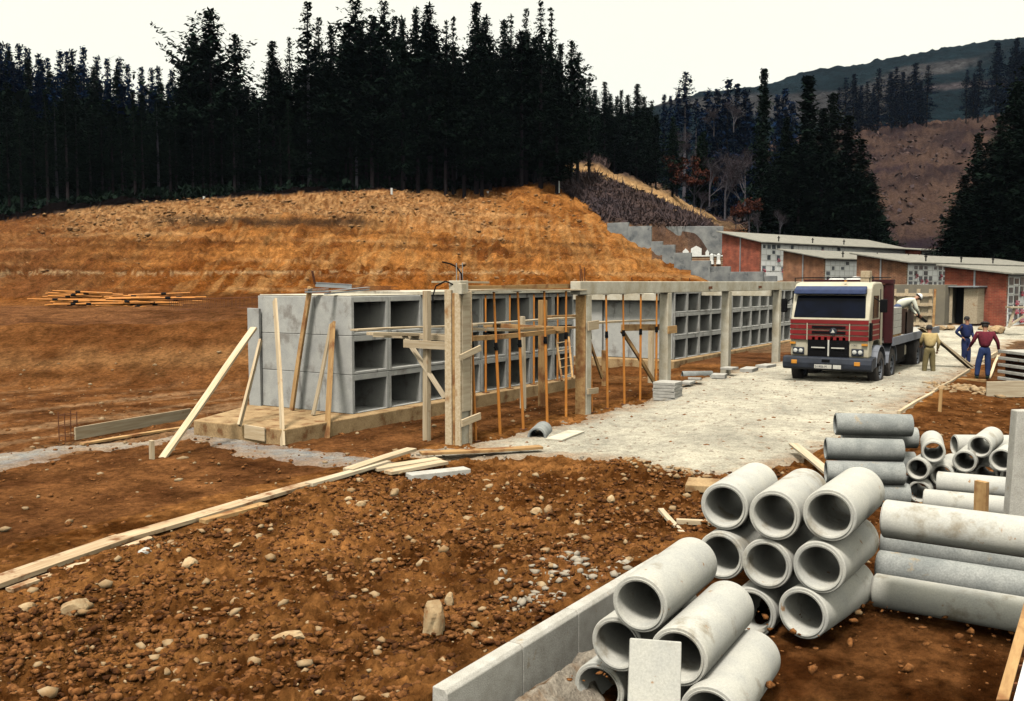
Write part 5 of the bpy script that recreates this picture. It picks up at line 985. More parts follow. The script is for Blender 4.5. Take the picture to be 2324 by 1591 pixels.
for k, u, vb, vt, d, lab, ws in ((0,1645,500,315,105,'bare grey tree with a forked pale trunk left of the black spire',1.15),(1,1610,470,330,118,'bare purplish tree behind the green tinged conifer',1.1),(1,1690,500,300,125,'bare twiggy tree reaching toward the black spire',1.),(0,1195,350,215,118,'bare reddish tree at the right end of the tall forest',1.0),(1,1540,420,270,132,'bare tree at the left of the mixed clump',1.),(0,1665,300,215,185,'pale bare tree before the bluish conifers',1.2),(1,1620,310,230,186,'second pale bare tree before the bluish conifers',1.2),(2,1530,440,330,128,'russet leaved scrub tree on the slope under the mixed clump',1.3),(3,1575,470,345,122,'second russet scrub tree, right of the first',1.2),(2,1700,530,430,100,'russet bush glowing at the foot of the black spire',1.2),(3,1670,520,450,102,'low russet bush left of the black spire foot',1.2),(0,1720,545,470,98,'small bare bush behind the farthest pavilion roof',.9),(1,1590,500,420,112,'grey bare bush above the path strip',1.2),(0,1770,535,465,98,'bare bush behind the second pavilion',1.)):
    p = at(u, vb, d=d); h = at(u, vt, d=d)[2] - p[2]; t = thing('bare_tree', lab, 'tree', p, random.random() * 6, 'bare trees and scrub'); s = h / 9.6
    for nm3, me in zip(('crown', 'trunk'), BARE[k]): o = bpy.data.objects.new(nm3, me); COL.objects.link(o); o.parent = t; o.scale = (s * ws, s * ws, s)
def brushwood():
    rg = np.random.default_rng(21); P = []
    while len(P) < 5200:
        u = rg.uniform(1170, 1640); d = rg.uniform(88, 140); x, y, _ = at(u, 500, d=d); z = gz(x, y); v = proj(x, y, z)[1]
        hi = np.interp(u, [1170, 1230, 1345, 1500, 1640], [392, 398, 398, 462, 530]); lo = np.interp(u, [1170, 1200, 1260, 1300, 1370, 1400, 1640], [425, 412, 422, 445, 500, 512, 525])
        up = np.interp(u, [1170, 1240, 1345, 1500, 1640, 1700], [372, 372, 368, 428, 492, 520])
        if hi < v < lo or (up - 26 < v < up and rg.random() < .6): P.append((x, y, z + .25))
    P = np.array(P); V, Fq = tri_cloud(P, rg.uniform(.25, .7, len(P)), rg, flat=1.1, n=6, asp=6)
    tag(npmesh('brushwood', V, Fq, M['brush'], smooth=False), kind='stuff')
brushwood()
def heather():
    rg = np.random.default_rng(22); P = []
    for _ in range(5200):
        u = rg.uniform(-330, 1240); cv = float(np.interp(u, [-300, 0, 300, 600, 850, 1050, 1170, 1250], [95, 95, 98, 101, 103, 106, 109, 112])); d = cv + rg.uniform(0, 14); x, y, _q = at(u, 500, d=d); P.append((x, y, gz(x, y) + rg.uniform(0, 1.1)))
    P = np.array(P); V, Fq = tri_cloud(P, rg.uniform(.2, .6, len(P)), rg, flat=.9, n=8, asp=2); tag(npmesh('undergrowth', V, Fq, M['needle'], smooth=False), kind='stuff')
heather()
def scrub():
    rg = np.random.default_rng(23); n = 500; P = []
    for _ in range(n): u = rg.uniform(1900, 2400); d = rg.uniform(175, 300); x, y, _q = at(u, 500, d=d); P.append((x, y))
    P = np.array(P); z = terr(P[:, 0], P[:, 1]); nn = fbm(P[:, 0] * .05, P[:, 1] * .05, 91, 3); k = rg.random(n) < .5 + 1.5 * nn; P = np.column_stack([P, z + .2])[k]
    V, Fq = tri_cloud(P, rg.uniform(.4, 1.2, len(P)), rg, flat=.5, n=5, asp=1.6); tag(npmesh('hillside_scrub', V, Fq, M['brush'], smooth=False), kind='stuff')
scrub()
for u, v, lab in ((889, 431, 'white marker post on the crest right of centre'), (1268, 415, 'white marker post among the brushwood of the spur'), (463, 450, 'white marker stub on the crest under the spreading pine'), (1107, 438, 'small white stone post at the right of the crest')):
    p = at(u, v, d=99 if u < 1000 else 104); zg = gz(p[0], p[1]); o = MB().box(-.08, -.08, -.6, .08, .08, .7).build('marker_post', M['white'], None, (0, 0, 0)); o.location = (p[0], p[1], p[2] - .5); tag(o, lab, 'post')
# ================================================================ THE TRUCK
M['cab'] = mat('cream_paint', (.50,.46,.36), (.40,.355,.26), 2, 4, 0, rough=.45, stain=((.40,.31,.2), 3, .66))
M['red'] = mat('red_stripe', (.20,.010,.012), (.14,.010,.010), 3, 4, 0, rough=.55, stain=((.17,.08,.06), 3.5, .62))
M['maroon'] = mat('maroon_steel', (.045,.005,.007), (.03,.004,.006), 3, 4, 0, rough=.6)
M['glass'] = mat('windscreen', (.003,.005,.013), (.0015,.002,.004), 1.2, 3, 0, rough=.15, spec=.1)
M['visor'] = plain('blue_visor', (.03,.045,.11), .5, 0, .2)
M['bumper'] = mat('blue_grey_bumper', (.025,.03,.045), (.012,.015,.022), 3, 4, 0, rough=.6)
M['tyre'] = mat('tyre_rubber', (.035,.032,.032), (.07,.06,.055), 5, 5, .3, .005, .9)
M['lamp'] = plain('lamp_glass', (.55,.55,.52), .15); M['amber'] = plain('amber_lens', (.60,.25,.03), .3)
M['plate'] = plain('number_plate', (.55,.53,.48), .5); M['fender'] = plain('dusty_fender', (.16,.17,.20), .7)
M['bin'] = mat('dark_brown_steel', (.035,.018,.011), (.02,.011,.008), 2, 4, 0, rough=.7)
M['block'] = mat('concrete_blocks', (.42,.40,.36), (.33,.31,.27), 3, 5, .3, .005, .95)
T = thing('lorry', 'cream and dark red four axle flatbed lorry facing the camera on the gravel', 'lorry', (27.6, 6.85, 0))
YR, YL = 5.72, 8.02
cab = MB().prism([(27.62,.86),(27.58,1.95),(27.84,2.68),(27.90,2.86),(28.06,2.97),(28.4,3.01),(29.2,3.0),(29.42,2.9),(29.46,1.0),(29.28,.98),(29.2,1.18),(28.98,1.32),(28.3,1.32),(28.1,1.15),(28.02,.88)], 'y', YR + .06, YL - .06).build('cab', M['cab'], T, bevel=.05)
def TB(x0, y0, z0, x1, y1, z1, nm4, m, par=None, bev=0): return MB().box(x0, y0, z0, x1, y1, z1).build(nm4, M[m], T if par is None else par, (27.6, 6.85, 0), bevel=bev)
MB().hexa([(27.578, YR+.16, 1.99), (27.578, YL-.14, 1.99), (27.70, YL-.14, 2.0), (27.70, YR+.16, 2.0), (27.818, YR+.2, 2.63), (27.818, YL-.18, 2.63), (27.94, YL-.18, 2.63), (27.94, YR+.2, 2.63)]).build('windscreen', M['glass'], T, bevel=.02)
TB(27.66, YR+.32, 2.01, 27.69, YR+.52, 2.10, 'permit_sticker', 'plate')
MB().bar((27.60, 7.0, 2.03), (27.66, 6.6, 2.2), .012, .012).bar((27.60, 7.6, 2.03), (27.66, 7.2, 2.2), .012, .012).build('wiper', M['black'], T)
MB().prism([(27.62,2.66),(27.66,2.80),(27.86,2.90),(27.86,2.68)], 'y', YR + .18, YL - .12).build('sun_visor', M['visor'], T, bevel=.03)
for i in range(4): z = 1.36 + i * .153; TB(27.555, YR + .07, z, 27.63, YL - .06, z + .112, 'red_stripe', 'red')
for y in (6.28, 7.46): TB(27.545, y, 1.34, 27.62, y + .025, 1.83, 'trim_strip', 'cab')
for z in (1.55, 1.70): TB(27.548, 6.40, z - .02, 27.60, 7.34, z + .06, 'vent_slot', 'black')
TB(27.56, 6.30, .88, 27.64, 7.45, 1.38, 'grille', 'black'); TB(27.53, 6.84, .90, 27.60, 6.88, 1.36, 'grille_bar', 'plate'); 
for y0, y1 in ((6.42, 6.78), (6.96, 7.34)): TB(27.52, y0, 1.12, 27.56, y1, 1.15, 'grille_strip', 'plate')
for k in range(6): TB(27.555, 6.40 + k * .17, 1.36, 27.57, 6.48 + k * .17, 1.44, 'grille_tooth', 'black')
em = MB().lathe([(.001, 0), (.085, 0), (.105, .02), (.105, .05), (.001, .05)], 20, Matrix.Translation((27.515, 6.74, 1.60))).build('emblem', M['bumper'], T); MB().prism([(6.69, 1.57), (6.80, 1.57), (6.765, 1.61), (6.75, 1.67), (6.71, 1.62)], 'x', 27.505, 27.514).build('emblem_figure', M['plate'], em, tuple(T.location))
for y in (5.90, 7.55):
    h = TB(27.54, y, .93, 27.60, y + .33, 1.13, 'headlight', 'bumper', bev=.02)
    for k in (0, 1): MB().lathe([(.001, -.02), (.05, -.01), (.07, .02), (.001, .03)], 14, Matrix.Translation((27.53, y + .09 + .155 * k, 1.03))).build('lens', M['lamp'], h, (27.6, 6.85, 0))
for y in (5.80, 7.80): TB(27.55, y, 1.22, 27.61, y + .16, 1.28, 'side_lamp', 'amber')
t_ = bpy.data.curves.new('t', 'FONT'); t_.body = '1083'; t_.size = .085; t_.extrude = .003; to = bpy.data.objects.new('t', t_); COL.objects.link(to); dg = bpy.context.evaluated_depsgraph_get(); tme = bpy.data.meshes.new_from_object(to.evaluated_get(dg)); bpy.data.objects.remove(to)
o = link('model_number', tme, T, [M['bumper']]); o.location = (-.055, 6.24 - 6.85, 1.20); o.rotation_euler = (R(90), 0, R(-90))
bp = MB().prism([(27.40,.55),(27.38,.70),(27.42,.86),(27.62,.88),(27.62,.50),(27.46,.50)], 'y', YR - .08, YL + .10).build('bumper', M['bumper'], T, bevel=.03)
MB().prism([(27.62,.55),(27.62,.88),(28.0,.90),(28.0,.60)], 'y', YR - .08, YR + .08).build('bumper_end', M['bumper'], T, bevel=.02)
for y in (5.95, 7.70): MB().box(27.37, y, .66, 27.42, y + .16, .77).build('fog_lamp', M['amber'], bp, tuple(T.location), bevel=.01)
MB().box(27.375, 6.78, .74, 27.41, 7.0, .81).build('tow_slot', M['black'], bp, tuple(T.location))
MB().box(27.365, 6.72, .555, 27.39, 7.20, .665).box(27.365, 6.46, .555, 27.39, 6.68, .665).build('number_plate', M['plate'], bp, tuple(T.location))
t_ = bpy.data.curves.new('t', 'FONT'); t_.body = 'S-1406-M'; t_.size = .10; t_.extrude = .002; to = bpy.data.objects.new('t', t_); COL.objects.link(to); dg = bpy.context.evaluated_depsgraph_get(); tme = bpy.data.meshes.new_from_object(to.evaluated_get(dg)); bpy.data.objects.remove(to)
o = link('plate_lettering', tme, bp, [M['bumper']]); o.location = (27.362 - 27.6, 7.18 - 6.85, .575); o.rotation_euler = (R(90), 0, R(-90)); o.scale = (.85, 1, 1)
# right flank of the cab
for i in range(4): z = 1.36 + i * .153; TB(27.9, YR + .045, z, 28.95, YR + .075, z + .115, 'side_stripe', 'red')
MB().prism([(28.02, 1.98), (28.10, 2.62), (28.75, 2.62), (28.75, 1.98)], 'y', YR + .045, YR + .08).build('side_window', M['glass'], T)
TB(27.63, YR + .0, 1.36, 27.80, YR + .075, 1.86, 'corner_deflector', 'black'); MB().prism([(28.98, 1.35), (28.98, 2.8), (29.0, 2.8), (29.0, 1.35)], 'y', YR + .04, YR + .08).build('door_seam', M['black'], T)
for y0, y1, x in ((5.40, 5.60, 28.0), (8.16, 8.34, 27.85)): mr = TB(x, y0, 2.12 if y0 > 7 else 2.15, x + .10, y1, 2.52, 'mirror', 'black', bev=.03); MB().tube((x + .1, y0 + (.0 if y0 > 7 else .2), 2.45), (x + .15, YL - .1 if y0 > 7 else YR + .1, 2.6), .015).build('mirror_arm', M['black'], mr, tuple(T.location))
TB(28.12, 5.60, .62, 28.5, 5.74, .70, 'cab_step', 'black'); TB(28.84, YR + .03, 1.83, 28.94, YR + .06, 1.87, 'door_handle', 'black')
TB(27.95, 6.5, 3.01, 28.0, 6.56, 3.05, 'roof_lamp', 'amber')
# wheels, mudguards
def wheel(x, y0, w_, par=None):
    wh_ = thing('wheel', '', '', (0, 0, 0)); [wh_.__delitem__(k) for k in ('label', 'category') if k in wh_]; wh_.parent = T; wh_.location = (x - 27.6, y0 - 6.85, .52); Mx = Matrix.Rotation(R(90), 4, 'Z')
    MB().lathe([(.30, 0), (.44, -.005), (.50, .03), (.52, .08), (.52, w_ - .08), (.50, w_ - .03), (.30, w_)], 32, Mx, closed=True).build('tyre', M['tyre'], wh_, (0, 0, 0), smooth=True)
    MB().lathe([(.001, .06), (.10, .04), (.12, .10), (.22, .14), (.27, .03), (.31, .01), (.31, w_ - .02), (.001, w_ - .03)], 24, Mx).build('rim', M['fender'], wh_, (0, 0, 0), smooth=True)
    m = MB(); 
    for k in range(8): a = k * .785; m.tube((math.cos(a) * .17, .02, math.sin(a) * .17), (math.cos(a) * .17, .10, math.sin(a) * .17), .02, n=6)
    m.build('hub_bolts', M['black'], wh_, (0, 0, 0)); return wh_
for x in (28.62, 30.28): wheel(x, 5.64, .30); wheel(x, 7.80, .30)
for x in (34.6, 35.95): wheel(x, 5.62, .55); wheel(x, 7.55, .55)
def arch(x, nm5='mudguard'):
    m = MB()
    for k in range(8):
        a0, a1 = R(5 + k * 21), R(5 + (k + 1) * 21); m.bar((x + .66 * math.cos(a0), 5.86, .52 + .66 * math.sin(a0)), (x + .66 * math.cos(a1), 5.86, .52 + .66 * math.sin(a1)), .46, .035, up=(0.01, 0, 1))
    m.build(nm5, M['fender'], T, bevel=.01)
for x in (28.62, 30.28): arch(x)
MB().box(28.2, 6.2, .6, 37.4, 6.4, .95).box(28.2, 7.3, .6, 37.4, 7.5, .95).box(28.4, 6.0, .45, 28.8, 7.7, .7).box(30.1, 6.0, .45, 30.5, 7.7, .7).box(34.4, 6.0, .5, 36.2, 7.7, .6).box(29.5, 6.1, .7, 33.5, 7.6, 1.1).build('chassis', M['black'], T)
TB(31.2, 5.75, .55, 32.9, 6.25, 1.05, 'fuel_tank', 'black', bev=.08); TB(33.05, 5.8, .6, 33.45, 6.1, .95, 'air_tank', 'cab', bev=.06)
TB(31.0, 5.9, .38, 34.0, 7.6, 1.12, 'underbed_shade', 'black')  # black box added to deepen the dark under the bed
bd = TB(29.7, 5.58, 1.18, 38.4, 8.12, 1.33, 'flatbed', 'block', bev=.02); MB().box(29.7, 5.52, 1.12, 38.4, 5.578, 1.36).box(29.7, 8.122, 1.12, 38.4, 8.18, 1.36).build('side_rail', M['fender'], bd, tuple(T.location))
TB(29.62, 5.55, 1.2, 29.80, 5.78, 3.04, 'headboard_post', 'maroon', bev=.01); TB(29.62, 7.92, 1.2, 29.80, 8.15, 3.04, 'headboard_post', 'maroon', bev=.01)
TB(29.66, 5.78, 1.34, 29.74, 7.92, 2.94, 'headboard_panel', 'maroon'); TB(29.60, 5.54, 2.95, 29.84, 8.16, 3.08, 'headboard_rail', 'maroon')
MB().path([(28.1, 5.9, 3.12), (28.1, 8.0, 3.12)], .012).path([(29.5, 5.6, 3.14), (29.5, 8.1, 3.14)], .012).path([(28.1, 8.0, 3.0), (28.1, 8.0, 3.12), (29.5, 8.1, 3.14)], .012).path([(28.1, 5.9, 3.0), (28.1, 5.9, 3.12), (29.5, 5.6, 3.14)], .012).build('roof_rack', M['black'], T)
# load
def blk(x0, y0, z0, x1, y1, z1, lab, m='block', nm6='block_stack', cat='blocks'):
    o = MB().box(x0, y0, z0, x1, y1, z1).build(nm6, M[m], None, (x0, y0, z0), bevel=.01); return tag(o, lab, cat, None)
for i in range(4):
    for j in range(3): blk(29.95 + j * .47, 5.60, 1.42 + i * .205, 30.4 + j * .47, 6.6, 1.62 + i * .205, '%s %s layer of pale blocks behind the maroon headboard' % (('front', 'middle', 'rear')[j], ('bottom', 'second', 'third', 'top')[i]))
plank('batten', (29.9, 5.66, 1.375), (31.4, 5.66, 1.375), .1, .08, 'wooden batten under the pale blocks on the lorry bed', 'batten', m='wood_dirty')
hpz = MB().prism([(5.62, 1.35), (5.62, 2.15), (6.9, 2.15), (6.9, 1.35)], 'x', 32.3, 32.34).prism([(32.3, 1.35), (32.3, 2.05), (33.6, 2.25), (33.5, 1.35)], 'y', 5.62, 5.66).build('load_bin', M['bin'], None, (32.3, 5.62, 1.35)); tag(hpz, 'dark brown steel bin standing on the lorry bed before the crate', 'bin')
cr2 = thing('crate', 'bright slatted timber crate frame standing on the rear of the lorry bed', 'crate', (38.0, 5.75, 1.34))
for k in range(4): MB().box(38.0, 5.75 + k * .42, 1.34, 38.06, 5.87 + k * .42, 2.75).build('upright', M['wood'], cr2)
for k in range(4): MB().box(37.93, 5.72, 1.40 + k * .36, 37.998, 7.2, 1.50 + k * .36).build('slat', M['wood'], cr2)
MB().box(38.062, 5.75, 1.38, 38.08, 7.2, 2.6).build('back_sheet', M['wood_grey'], cr2); MB().bar((38.12, 5.7, 1.34), (38.3, 5.7, 2.75), .08, .08).build('strut', M['wood_dirty'], cr2)
plank('timber_plank', (33.2, 5.36, 1.50), at(2214, 838, z=.04), .2, .045, 'long new plank sloping from the lorry bed down to the road edge', 'plank', 'planks sliding off the lorry', m='wood')
plank('timber_plank', (33.25, 5.34, 1.56), at(2206, 838, z=.09), .18, .045, 'second new plank lying on the sloping one', 'plank', 'planks sliding off the lorry', m='wood')
o = MB().box(0, 0, 0, .3, .26, .32).build('cardboard_box', M['wood'], None, (0, 0, 0), bevel=.01); o.location = (28.85, 6.06, 3.01); tag(o, 'tan box standing on the lorry cab roof', 'box')
for y, s, lab in ((7.3, .34, 'left white bundle behind the lorry cab roof'), (6.75, .38, 'middle white bundle behind the lorry cab roof')):
    o = rock(100, 1500, s, lab, name='white_sack', el=(.7, .9, .45), m='white'); o.location = (30.1, y, 3.0); o['category'] = 'sack'; tag(blk(29.9, y - .3, 1.34, 30.35 - .0, y + .3, 2.9, 'pale crate under the white bundle, %s one' % ('left' if y > 7 else 'right'), 'block', 'pale_crate', 'crate')) if y > 7 else None
# ================================================================ PEOPLE
M['skin'] = plain('skin', (.36,.17,.10), .6); M['hair'] = plain('dark_hair', (.012,.009,.008), .8)
M['yellow_knit'] = mat('ochre_knit', (.42,.32,.15), (.34,.25,.11), 12, 4, .3, .004, .95); M['khaki'] = mat('khaki_cloth', (.20,.16,.075), (.14,.11,.05), 6, 4, .2, .004, .95)
M['boot'] = plain('rubber_boot', (.09,.10,.07), .6); M['boot_green'] = plain('green_boot', (.10,.16,.12), .6); M['blue'] = mat('blue_overall', (.012,.022,.085), (.008,.014,.05), 6, 4, .2, .004, .9)
M['maroon_knit'] = mat('maroon_knit', (.13,.014,.028), (.08,.010,.018), 12, 4, .3, .004, .95); M['denim'] = mat('denim', (.022,.04,.12), (.012,.022,.07), 5, 5, .2, .004, .9)
M['white_cloth'] = mat('white_shirt', (.62,.62,.52), (.5,.5,.42), 5, 4, .2, .004, .9); M['blue_grey'] = mat('faded_trousers', (.06,.085,.17), (.045,.06,.12), 5, 4, .2, .004, .9); M['hat'] = plain('hard_hat', (.75,.75,.72), .4)
def skin(name, J, edges, m, par, sub=2, root=0):
    names = []
    for e in edges:
        for k in e[:2]:
            if k not in names: names.append(k)
    me = bpy.data.meshes.new(name); me.from_pydata([J[k][0] for k in names], [(names.index(a), names.index(b)) for a, b in [e[:2] for e in edges]], [])
    o = bpy.data.objects.new(name, me); COL.objects.link(o); s = o.modifiers.new('skin', 'SKIN'); s.use_smooth_shade = True
    for i, k in enumerate(names): r = J[k][1]; me.skin_vertices[0].data[i].radius = r if isinstance(r, tuple) else (r, r)
    me.skin_vertices[0].data[root].use_root = True
    q = o.modifiers.new('sub', 'SUBSURF'); q.levels = sub; q.render_levels = sub
    bpy.context.view_layer.update(); dg = bpy.context.evaluated_depsgraph_get(); nm7 = bpy.data.meshes.new_from_object(o.evaluated_get(dg)); bpy.data.objects.remove(o)
    nm7.materials.clear(); nm7.polygons.foreach_set('use_smooth', [True] * len(nm7.polygons)); return link(name, nm7, par, [M[m]])
def hand(mb_pts, wr, dr, side):
    """palm and five fingers as short chains starting at the wrist"""
    d = Vector(dr).normalized(); s = d.cross(Vector((0, 0, 1))); s = s.normalized() if s.length > .1 else Vector((side, 0, 0)); n = d.cross(s); out_ = []
    for i, l in enumerate((.065, .078, .072, .055)):
        b = Vector(wr) + d * .085 + s * (-.03 + .02 * i); out_.append([b, b + d * l * .55 + n * .008, b + d * l * .9 + n * .03])
    b = Vector(wr) + d * .03 + s * .035; out_.append([b, b + d * .03 + s * .02, b + d * .055 + s * .022 + n * .01]); return out_
def person(label, loc, hd, J, top, bottom, boots, headgear=None, hair=True, group='workers on the site', sleeve=True, one_piece=False):
    t = thing('person', label, 'person', loc, hd, group)
    L_ = [('pel', 'sp'), ('sp', 'ch'), ('ch', 'nk'), ('nk', 'hd0'), ('hd0', 'hd1'), ('ch', 'shl'), ('shl', 'ell'), ('ell', 'wrl'), ('ch', 'shr'), ('shr', 'elr'), ('elr', 'wrr'), ('pel', 'hpl'), ('hpl', 'knl'), ('knl', 'anl'), ('anl', 'tol'), ('pel', 'hpr'), ('hpr', 'knr'), ('knr', 'anr'), ('anr', 'tor')]
    RB = dict(pel=.13, sp=.12, ch=.15, nk=.055, hd0=.085, hd1=.08, shl=.065, shr=.065, ell=.045, elr=.045, wrl=.03, wrr=.03, hpl=.10, hpr=.10, knl=.065, knr=.065, anl=.045, anr=.045, tol=.035, tor=.035, hal=.038, har=.038)
    for sd_ in 'lr': d = (Vector(J['wr' + sd_]) - Vector(J['el' + sd_])).normalized(); J['ha' + sd_] = tuple(Vector(J['wr' + sd_]) + d * .08)
    K = {k: (J[k], (RB[k] * (.6 if k in ('pel', 'sp', 'ch', 'shl', 'shr', 'hpl', 'hpr') else .88))) for k in J if k in RB}
    b = skin('body', K, L_ + [('wrl', 'hal'), ('wrr', 'har')], 'skin', t)
    # fingers, nose, ears joined into the body mesh
    fm_ = MB()
    for sd_, sg in (('l', 1), ('r', -1)):
        d = Vector(J['ha' + sd_]) - Vector(J['wr' + sd_])
        for ch in hand(None, J['wr' + sd_], d, sg):
            for a, c, r0, r1 in ((ch[0], ch[1], .010, .009), (ch[1], ch[2], .009, .007)): fm_.tube(a, c, r0, r1, 6)
    hc = (Vector(J['hd0']) + Vector(J['hd1'])) / 2; fw = Vector(J.get('face', (1, 0, 0))).normalized(); up = (Vector(J['hd1']) - Vector(J['hd0'])).normalized(); sdv = up.cross(fw).normalized()
    fm_.tube(hc + fw * .075 + up * .02, hc + fw * .105 - up * .02, .010, .017, 6)
    for g in (1, -1): fm_.tube(hc + sdv * g * .072 - up * .03, hc + sdv * g * .078 + up * .025, .015, .020, 6)
    fo = fm_.build('f', M['skin'], None, (0, 0, 0)); bm = bmesh.new(); bm.from_mesh(b.data); bm.from_mesh(fo.data); bm.to_mesh(b.data); bm.free(); bpy.data.objects.remove(fo); b.data.polygons.foreach_set('use_smooth', [True] * len(b.data.polygons))
    em_ = MB()
    for g in (1, -1): em_.tube(hc + sdv * g * .03 + fw * .070 + up * .02, hc + sdv * g * .03 + fw * .084 + up * .02, .010, .010, 6)
    em_.tube(hc + fw * .077 - up * .045 + sdv * .022, hc + fw * .077 - up * .045 - sdv * .022, .006, .006, 6); em_.build('eyes_and_mouth', M['hair'], t, (0, 0, 0))
    C2 = {k: (J[k], RB[k] * f) for k, f in dict(pel=1.28, sp=1.42, ch=1.3, shl=1.25, shr=1.25, ell=1.3, elr=1.3, wrl=1.35, wrr=1.35, hpl=1.0, hpr=1.0, knl=1.45, knr=1.45, anl=1.5, anr=1.5).items()}
    nk = tuple(Vector(J['ch']).lerp(Vector(J['nk']), .75)); C2['col'] = (nk, .075)
    up_ = [('sp', 'ch'), ('ch', 'col'), ('ch', 'shl'), ('shl', 'ell'), ('ch', 'shr'), ('shr', 'elr'), ('ell', 'wrl'), ('elr', 'wrr')]
    C2['hem'] = (tuple(Vector(J['pel']).lerp(Vector(J['sp']), .1)), .15)
    skin('sweater' if not one_piece else 'overall_top', C2, [('hem', 'sp')] + up_, top, t)
    C3 = dict(C2); C3['pel'] = (J['pel'], RB['pel'] * 1.08)
    C3['wst'] = (tuple(Vector(J['pel']).lerp(Vector(J['sp']), .55)), .125)
    skin('trousers', C3, [('wst', 'pel'), ('pel', 'hpl'), ('hpl', 'knl'), ('knl', 'anl'), ('pel', 'hpr'), ('hpr', 'knr'), ('knr', 'anr')], bottom, t)
    for sd_ in 'lr': kn = Vector(J['kn' + sd_]); an = Vector(J['an' + sd_]); B4_ = {'a': (tuple(an.lerp(kn, .62)), .078), 'b': (tuple(an), .058), 'c': (J['to' + sd_], .045)}; skin('boot', B4_, [('a', 'b'), ('b', 'c')], boots, t)
    if hair and headgear != 'hard_hat': MB().lathe([(.001, .115), (.06, .105), (.092, .06), (.098, .0), (.085, -.035)], 16, Matrix.Translation(hc + up * .028 - fw * .018) @ up.to_track_quat('X', 'Z').to_matrix().to_4x4()).build('hair', M['hair'], t, (0, 0, 0), smooth='all')
    if headgear == 'beret': MB().lathe([(.001, .05), (.09, .05), (.135, .02), (.125, -.01), (.09, -.03), (.001, -.03)], 18, Matrix.Translation(hc + up * .09 - fw * .01) @ up.to_track_quat('X', 'Z').to_matrix().to_4x4()).build('beret', M['hair'], t, (0, 0, 0), smooth='all')
    if headgear == 'hard_hat': MB().lathe([(.001, .10), (.06, .09), (.10, .045), (.112, 0), (.14, -.012), (.14, -.02), (.10, -.01)], 18, Matrix.Translation(hc + up * .05) @ up.to_track_quat('X', 'Z').to_matrix().to_4x4()).build('hard_hat', M['hat'], t, (0, 0, 0), smooth='all')
    return t
def stand(s=1., **kw):
    J = dict(pel=(0, 0, .95), sp=(0, 0, 1.12), ch=(.0, 0, 1.34), nk=(.01, 0, 1.50), hd0=(.02, 0, 1.58), hd1=(.03, 0, 1.68), shl=(0, .19, 1.42), shr=(0, -.19, 1.42), ell=(-.03, .25, 1.14), elr=(-.03, -.25, 1.14), wrl=(.06, .26, .90), wrr=(.06, -.26, .90), hpl=(0, .09, .84), hpr=(0, -.09, .84), knl=(.02, .11, .50), knr=(.02, -.11, .50), anl=(0, .12, .09), anr=(0, -.12, .09), tol=(.16, .13, .04), tor=(.16, -.13, .04)); J.update(kw)
    return {k: (tuple(c * s for c in v) if k != 'face' else v) for k, v in J.items()}
p = at(2108, 856); person('worker in an ochre sweater and khaki trousers seen from behind beside the lorry', (p[0], p[1], .02), R(30), stand(.93, ch=(.05, 0, 1.34), nk=(.08, 0, 1.49), hd0=(.11, -.01, 1.56), hd1=(.13, -.02, 1.66), shl=(.04, .21, 1.42), shr=(.04, -.21, 1.42), elr=(.0, -.30, 1.15), wrr=(.10, -.30, .92), ell=(.12, .25, 1.15), wrl=(.32, .18, 1.05), anl=(0, .17, .09), anr=(0, -.15, .09), knl=(.02, .13, .5), tol=(.15, .2, .04), tor=(.15, -.2, .04), face=(1, -.7, 0)), 'yellow_knit', 'khaki', 'boot')
p = at(2190, 832); person('man in dark blue overalls with a hand on his hip', (p[0], p[1], .03), R(-128), stand(1.0, elr=(-.05, -.42, 1.20), wrr=(.05, -.22, 1.02), ell=(-.05, .32, 1.16), wrl=(.12, .24, .98), ch=(.03, 0, 1.34), nk=(.05, 0, 1.5), anl=(.05, .1, .09), knr=(.05, -.10, .5), face=(1, .2, 0)), 'blue', 'blue', 'boot', one_piece=True)
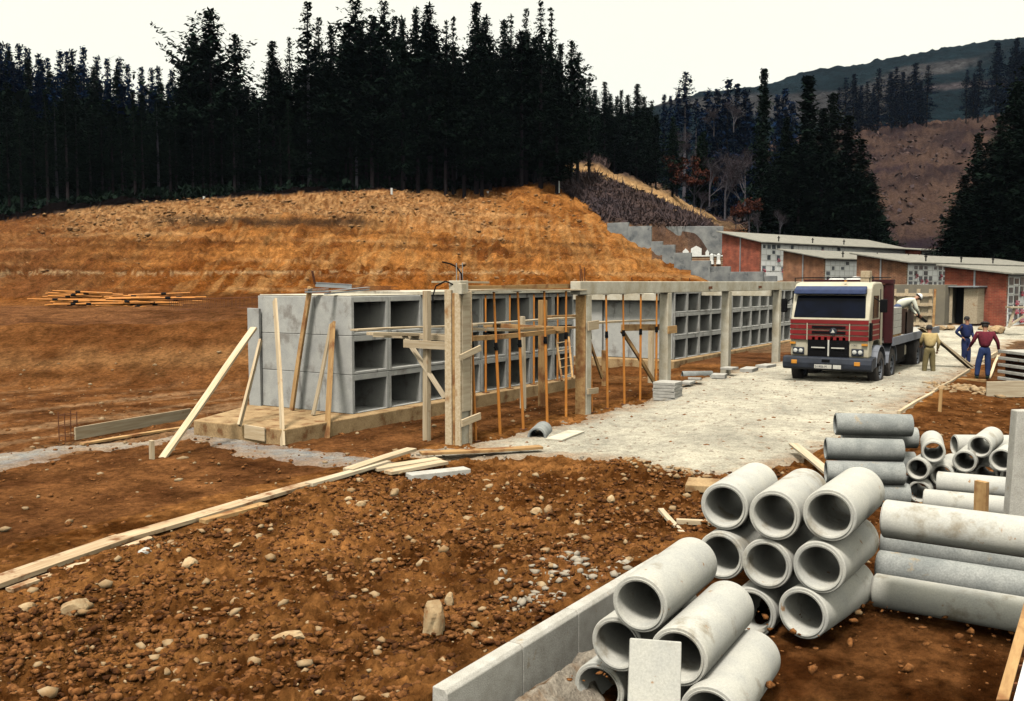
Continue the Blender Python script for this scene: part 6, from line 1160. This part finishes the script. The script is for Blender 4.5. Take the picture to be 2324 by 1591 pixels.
p = at(2232, 866); person('man in a dark red sweater, jeans and black beret seen from behind', (p[0], p[1], .05), R(22), stand(1.0, shl=(0, .22, 1.41), shr=(0, -.22, 1.41), elr=(-.02, -.36, 1.14), wrr=(.08, -.42, .90), ell=(.05, .32, 1.15), wrl=(.22, .36, .98), anl=(0, .2, .09), anr=(.02, -.12, .09), knl=(.02, .16, .5), hd0=(.04, 0, 1.57), hd1=(.06, -.01, 1.66), face=(1, -.3, 0)), 'maroon_knit', 'denim', 'boot_green', 'beret')
a = py(2052, 757, 5.78); person('worker in a white shirt and hard hat bending over the load on the lorry bed', (a[0], a[1] + .0, 1.34), R(-57), dict(pel=(-.22, 0, .86), sp=(-.04, 0, .99), ch=(.18, 0, 1.08), nk=(.34, 0, 1.12), hd0=(.42, 0, 1.14), hd1=(.51, 0, 1.20), shl=(.24, .19, 1.08), shr=(.24, -.19, 1.08), ell=(.34, .22, .80), elr=(.34, -.22, .80), wrl=(.48, .10, .62), wrr=(.48, -.10, .62), hpl=(-.22, .10, .82), hpr=(-.22, -.10, .82), knl=(.0, .12, .48), knr=(-.1, -.12, .46), anl=(-.02, .12, .09), anr=(-.08, -.13, .09), tol=(.13, .13, .04), tor=(.08, -.14, .04), face=(.7, 0, -.7)), 'white_cloth', 'blue_grey', 'boot_green', 'hard_hat')
MB().bar((a[0] + .30, a[1] - .38, 1.93), (a[0] + .5, a[1] - .62, 1.72), .07, .07).build('tool_bag', M['black'], None, (0, 0, 0)); bpy.data.objects['tool_bag']['label'] = 'black tool held by the bending worker in the white shirt'; bpy.data.objects['tool_bag']['category'] = 'tool'
a = px(1976, 632, 30.6); person('worker behind the lorry cab of whom only the dark haired head shows above the rail', (a[0], a[1], 1.34), R(150), stand(1.06), 'yellow_knit', 'denim', 'boot')
# ================================================================ THE AIR
hz_m = bpy.data.materials.new('haze_air'); hz_m.use_nodes = True; n_ = hz_m.node_tree; n_.nodes.remove(n_.nodes['Principled BSDF'])
pv_ = n_.nodes.new('ShaderNodeVolumePrincipled'); pv_.inputs['Color'].default_value = (.62, .76, 1, 1); pv_.inputs['Density'].default_value = .000045; pv_.inputs['Anisotropy'].default_value = .2
n_.links.new(pv_.outputs[0], n_.nodes['Material Output'].inputs['Volume'])
hb = MB().box(-3300, -3300, -14, 3300, 3300, 420).build('haze', hz_m); tag(hb, kind='stuff')
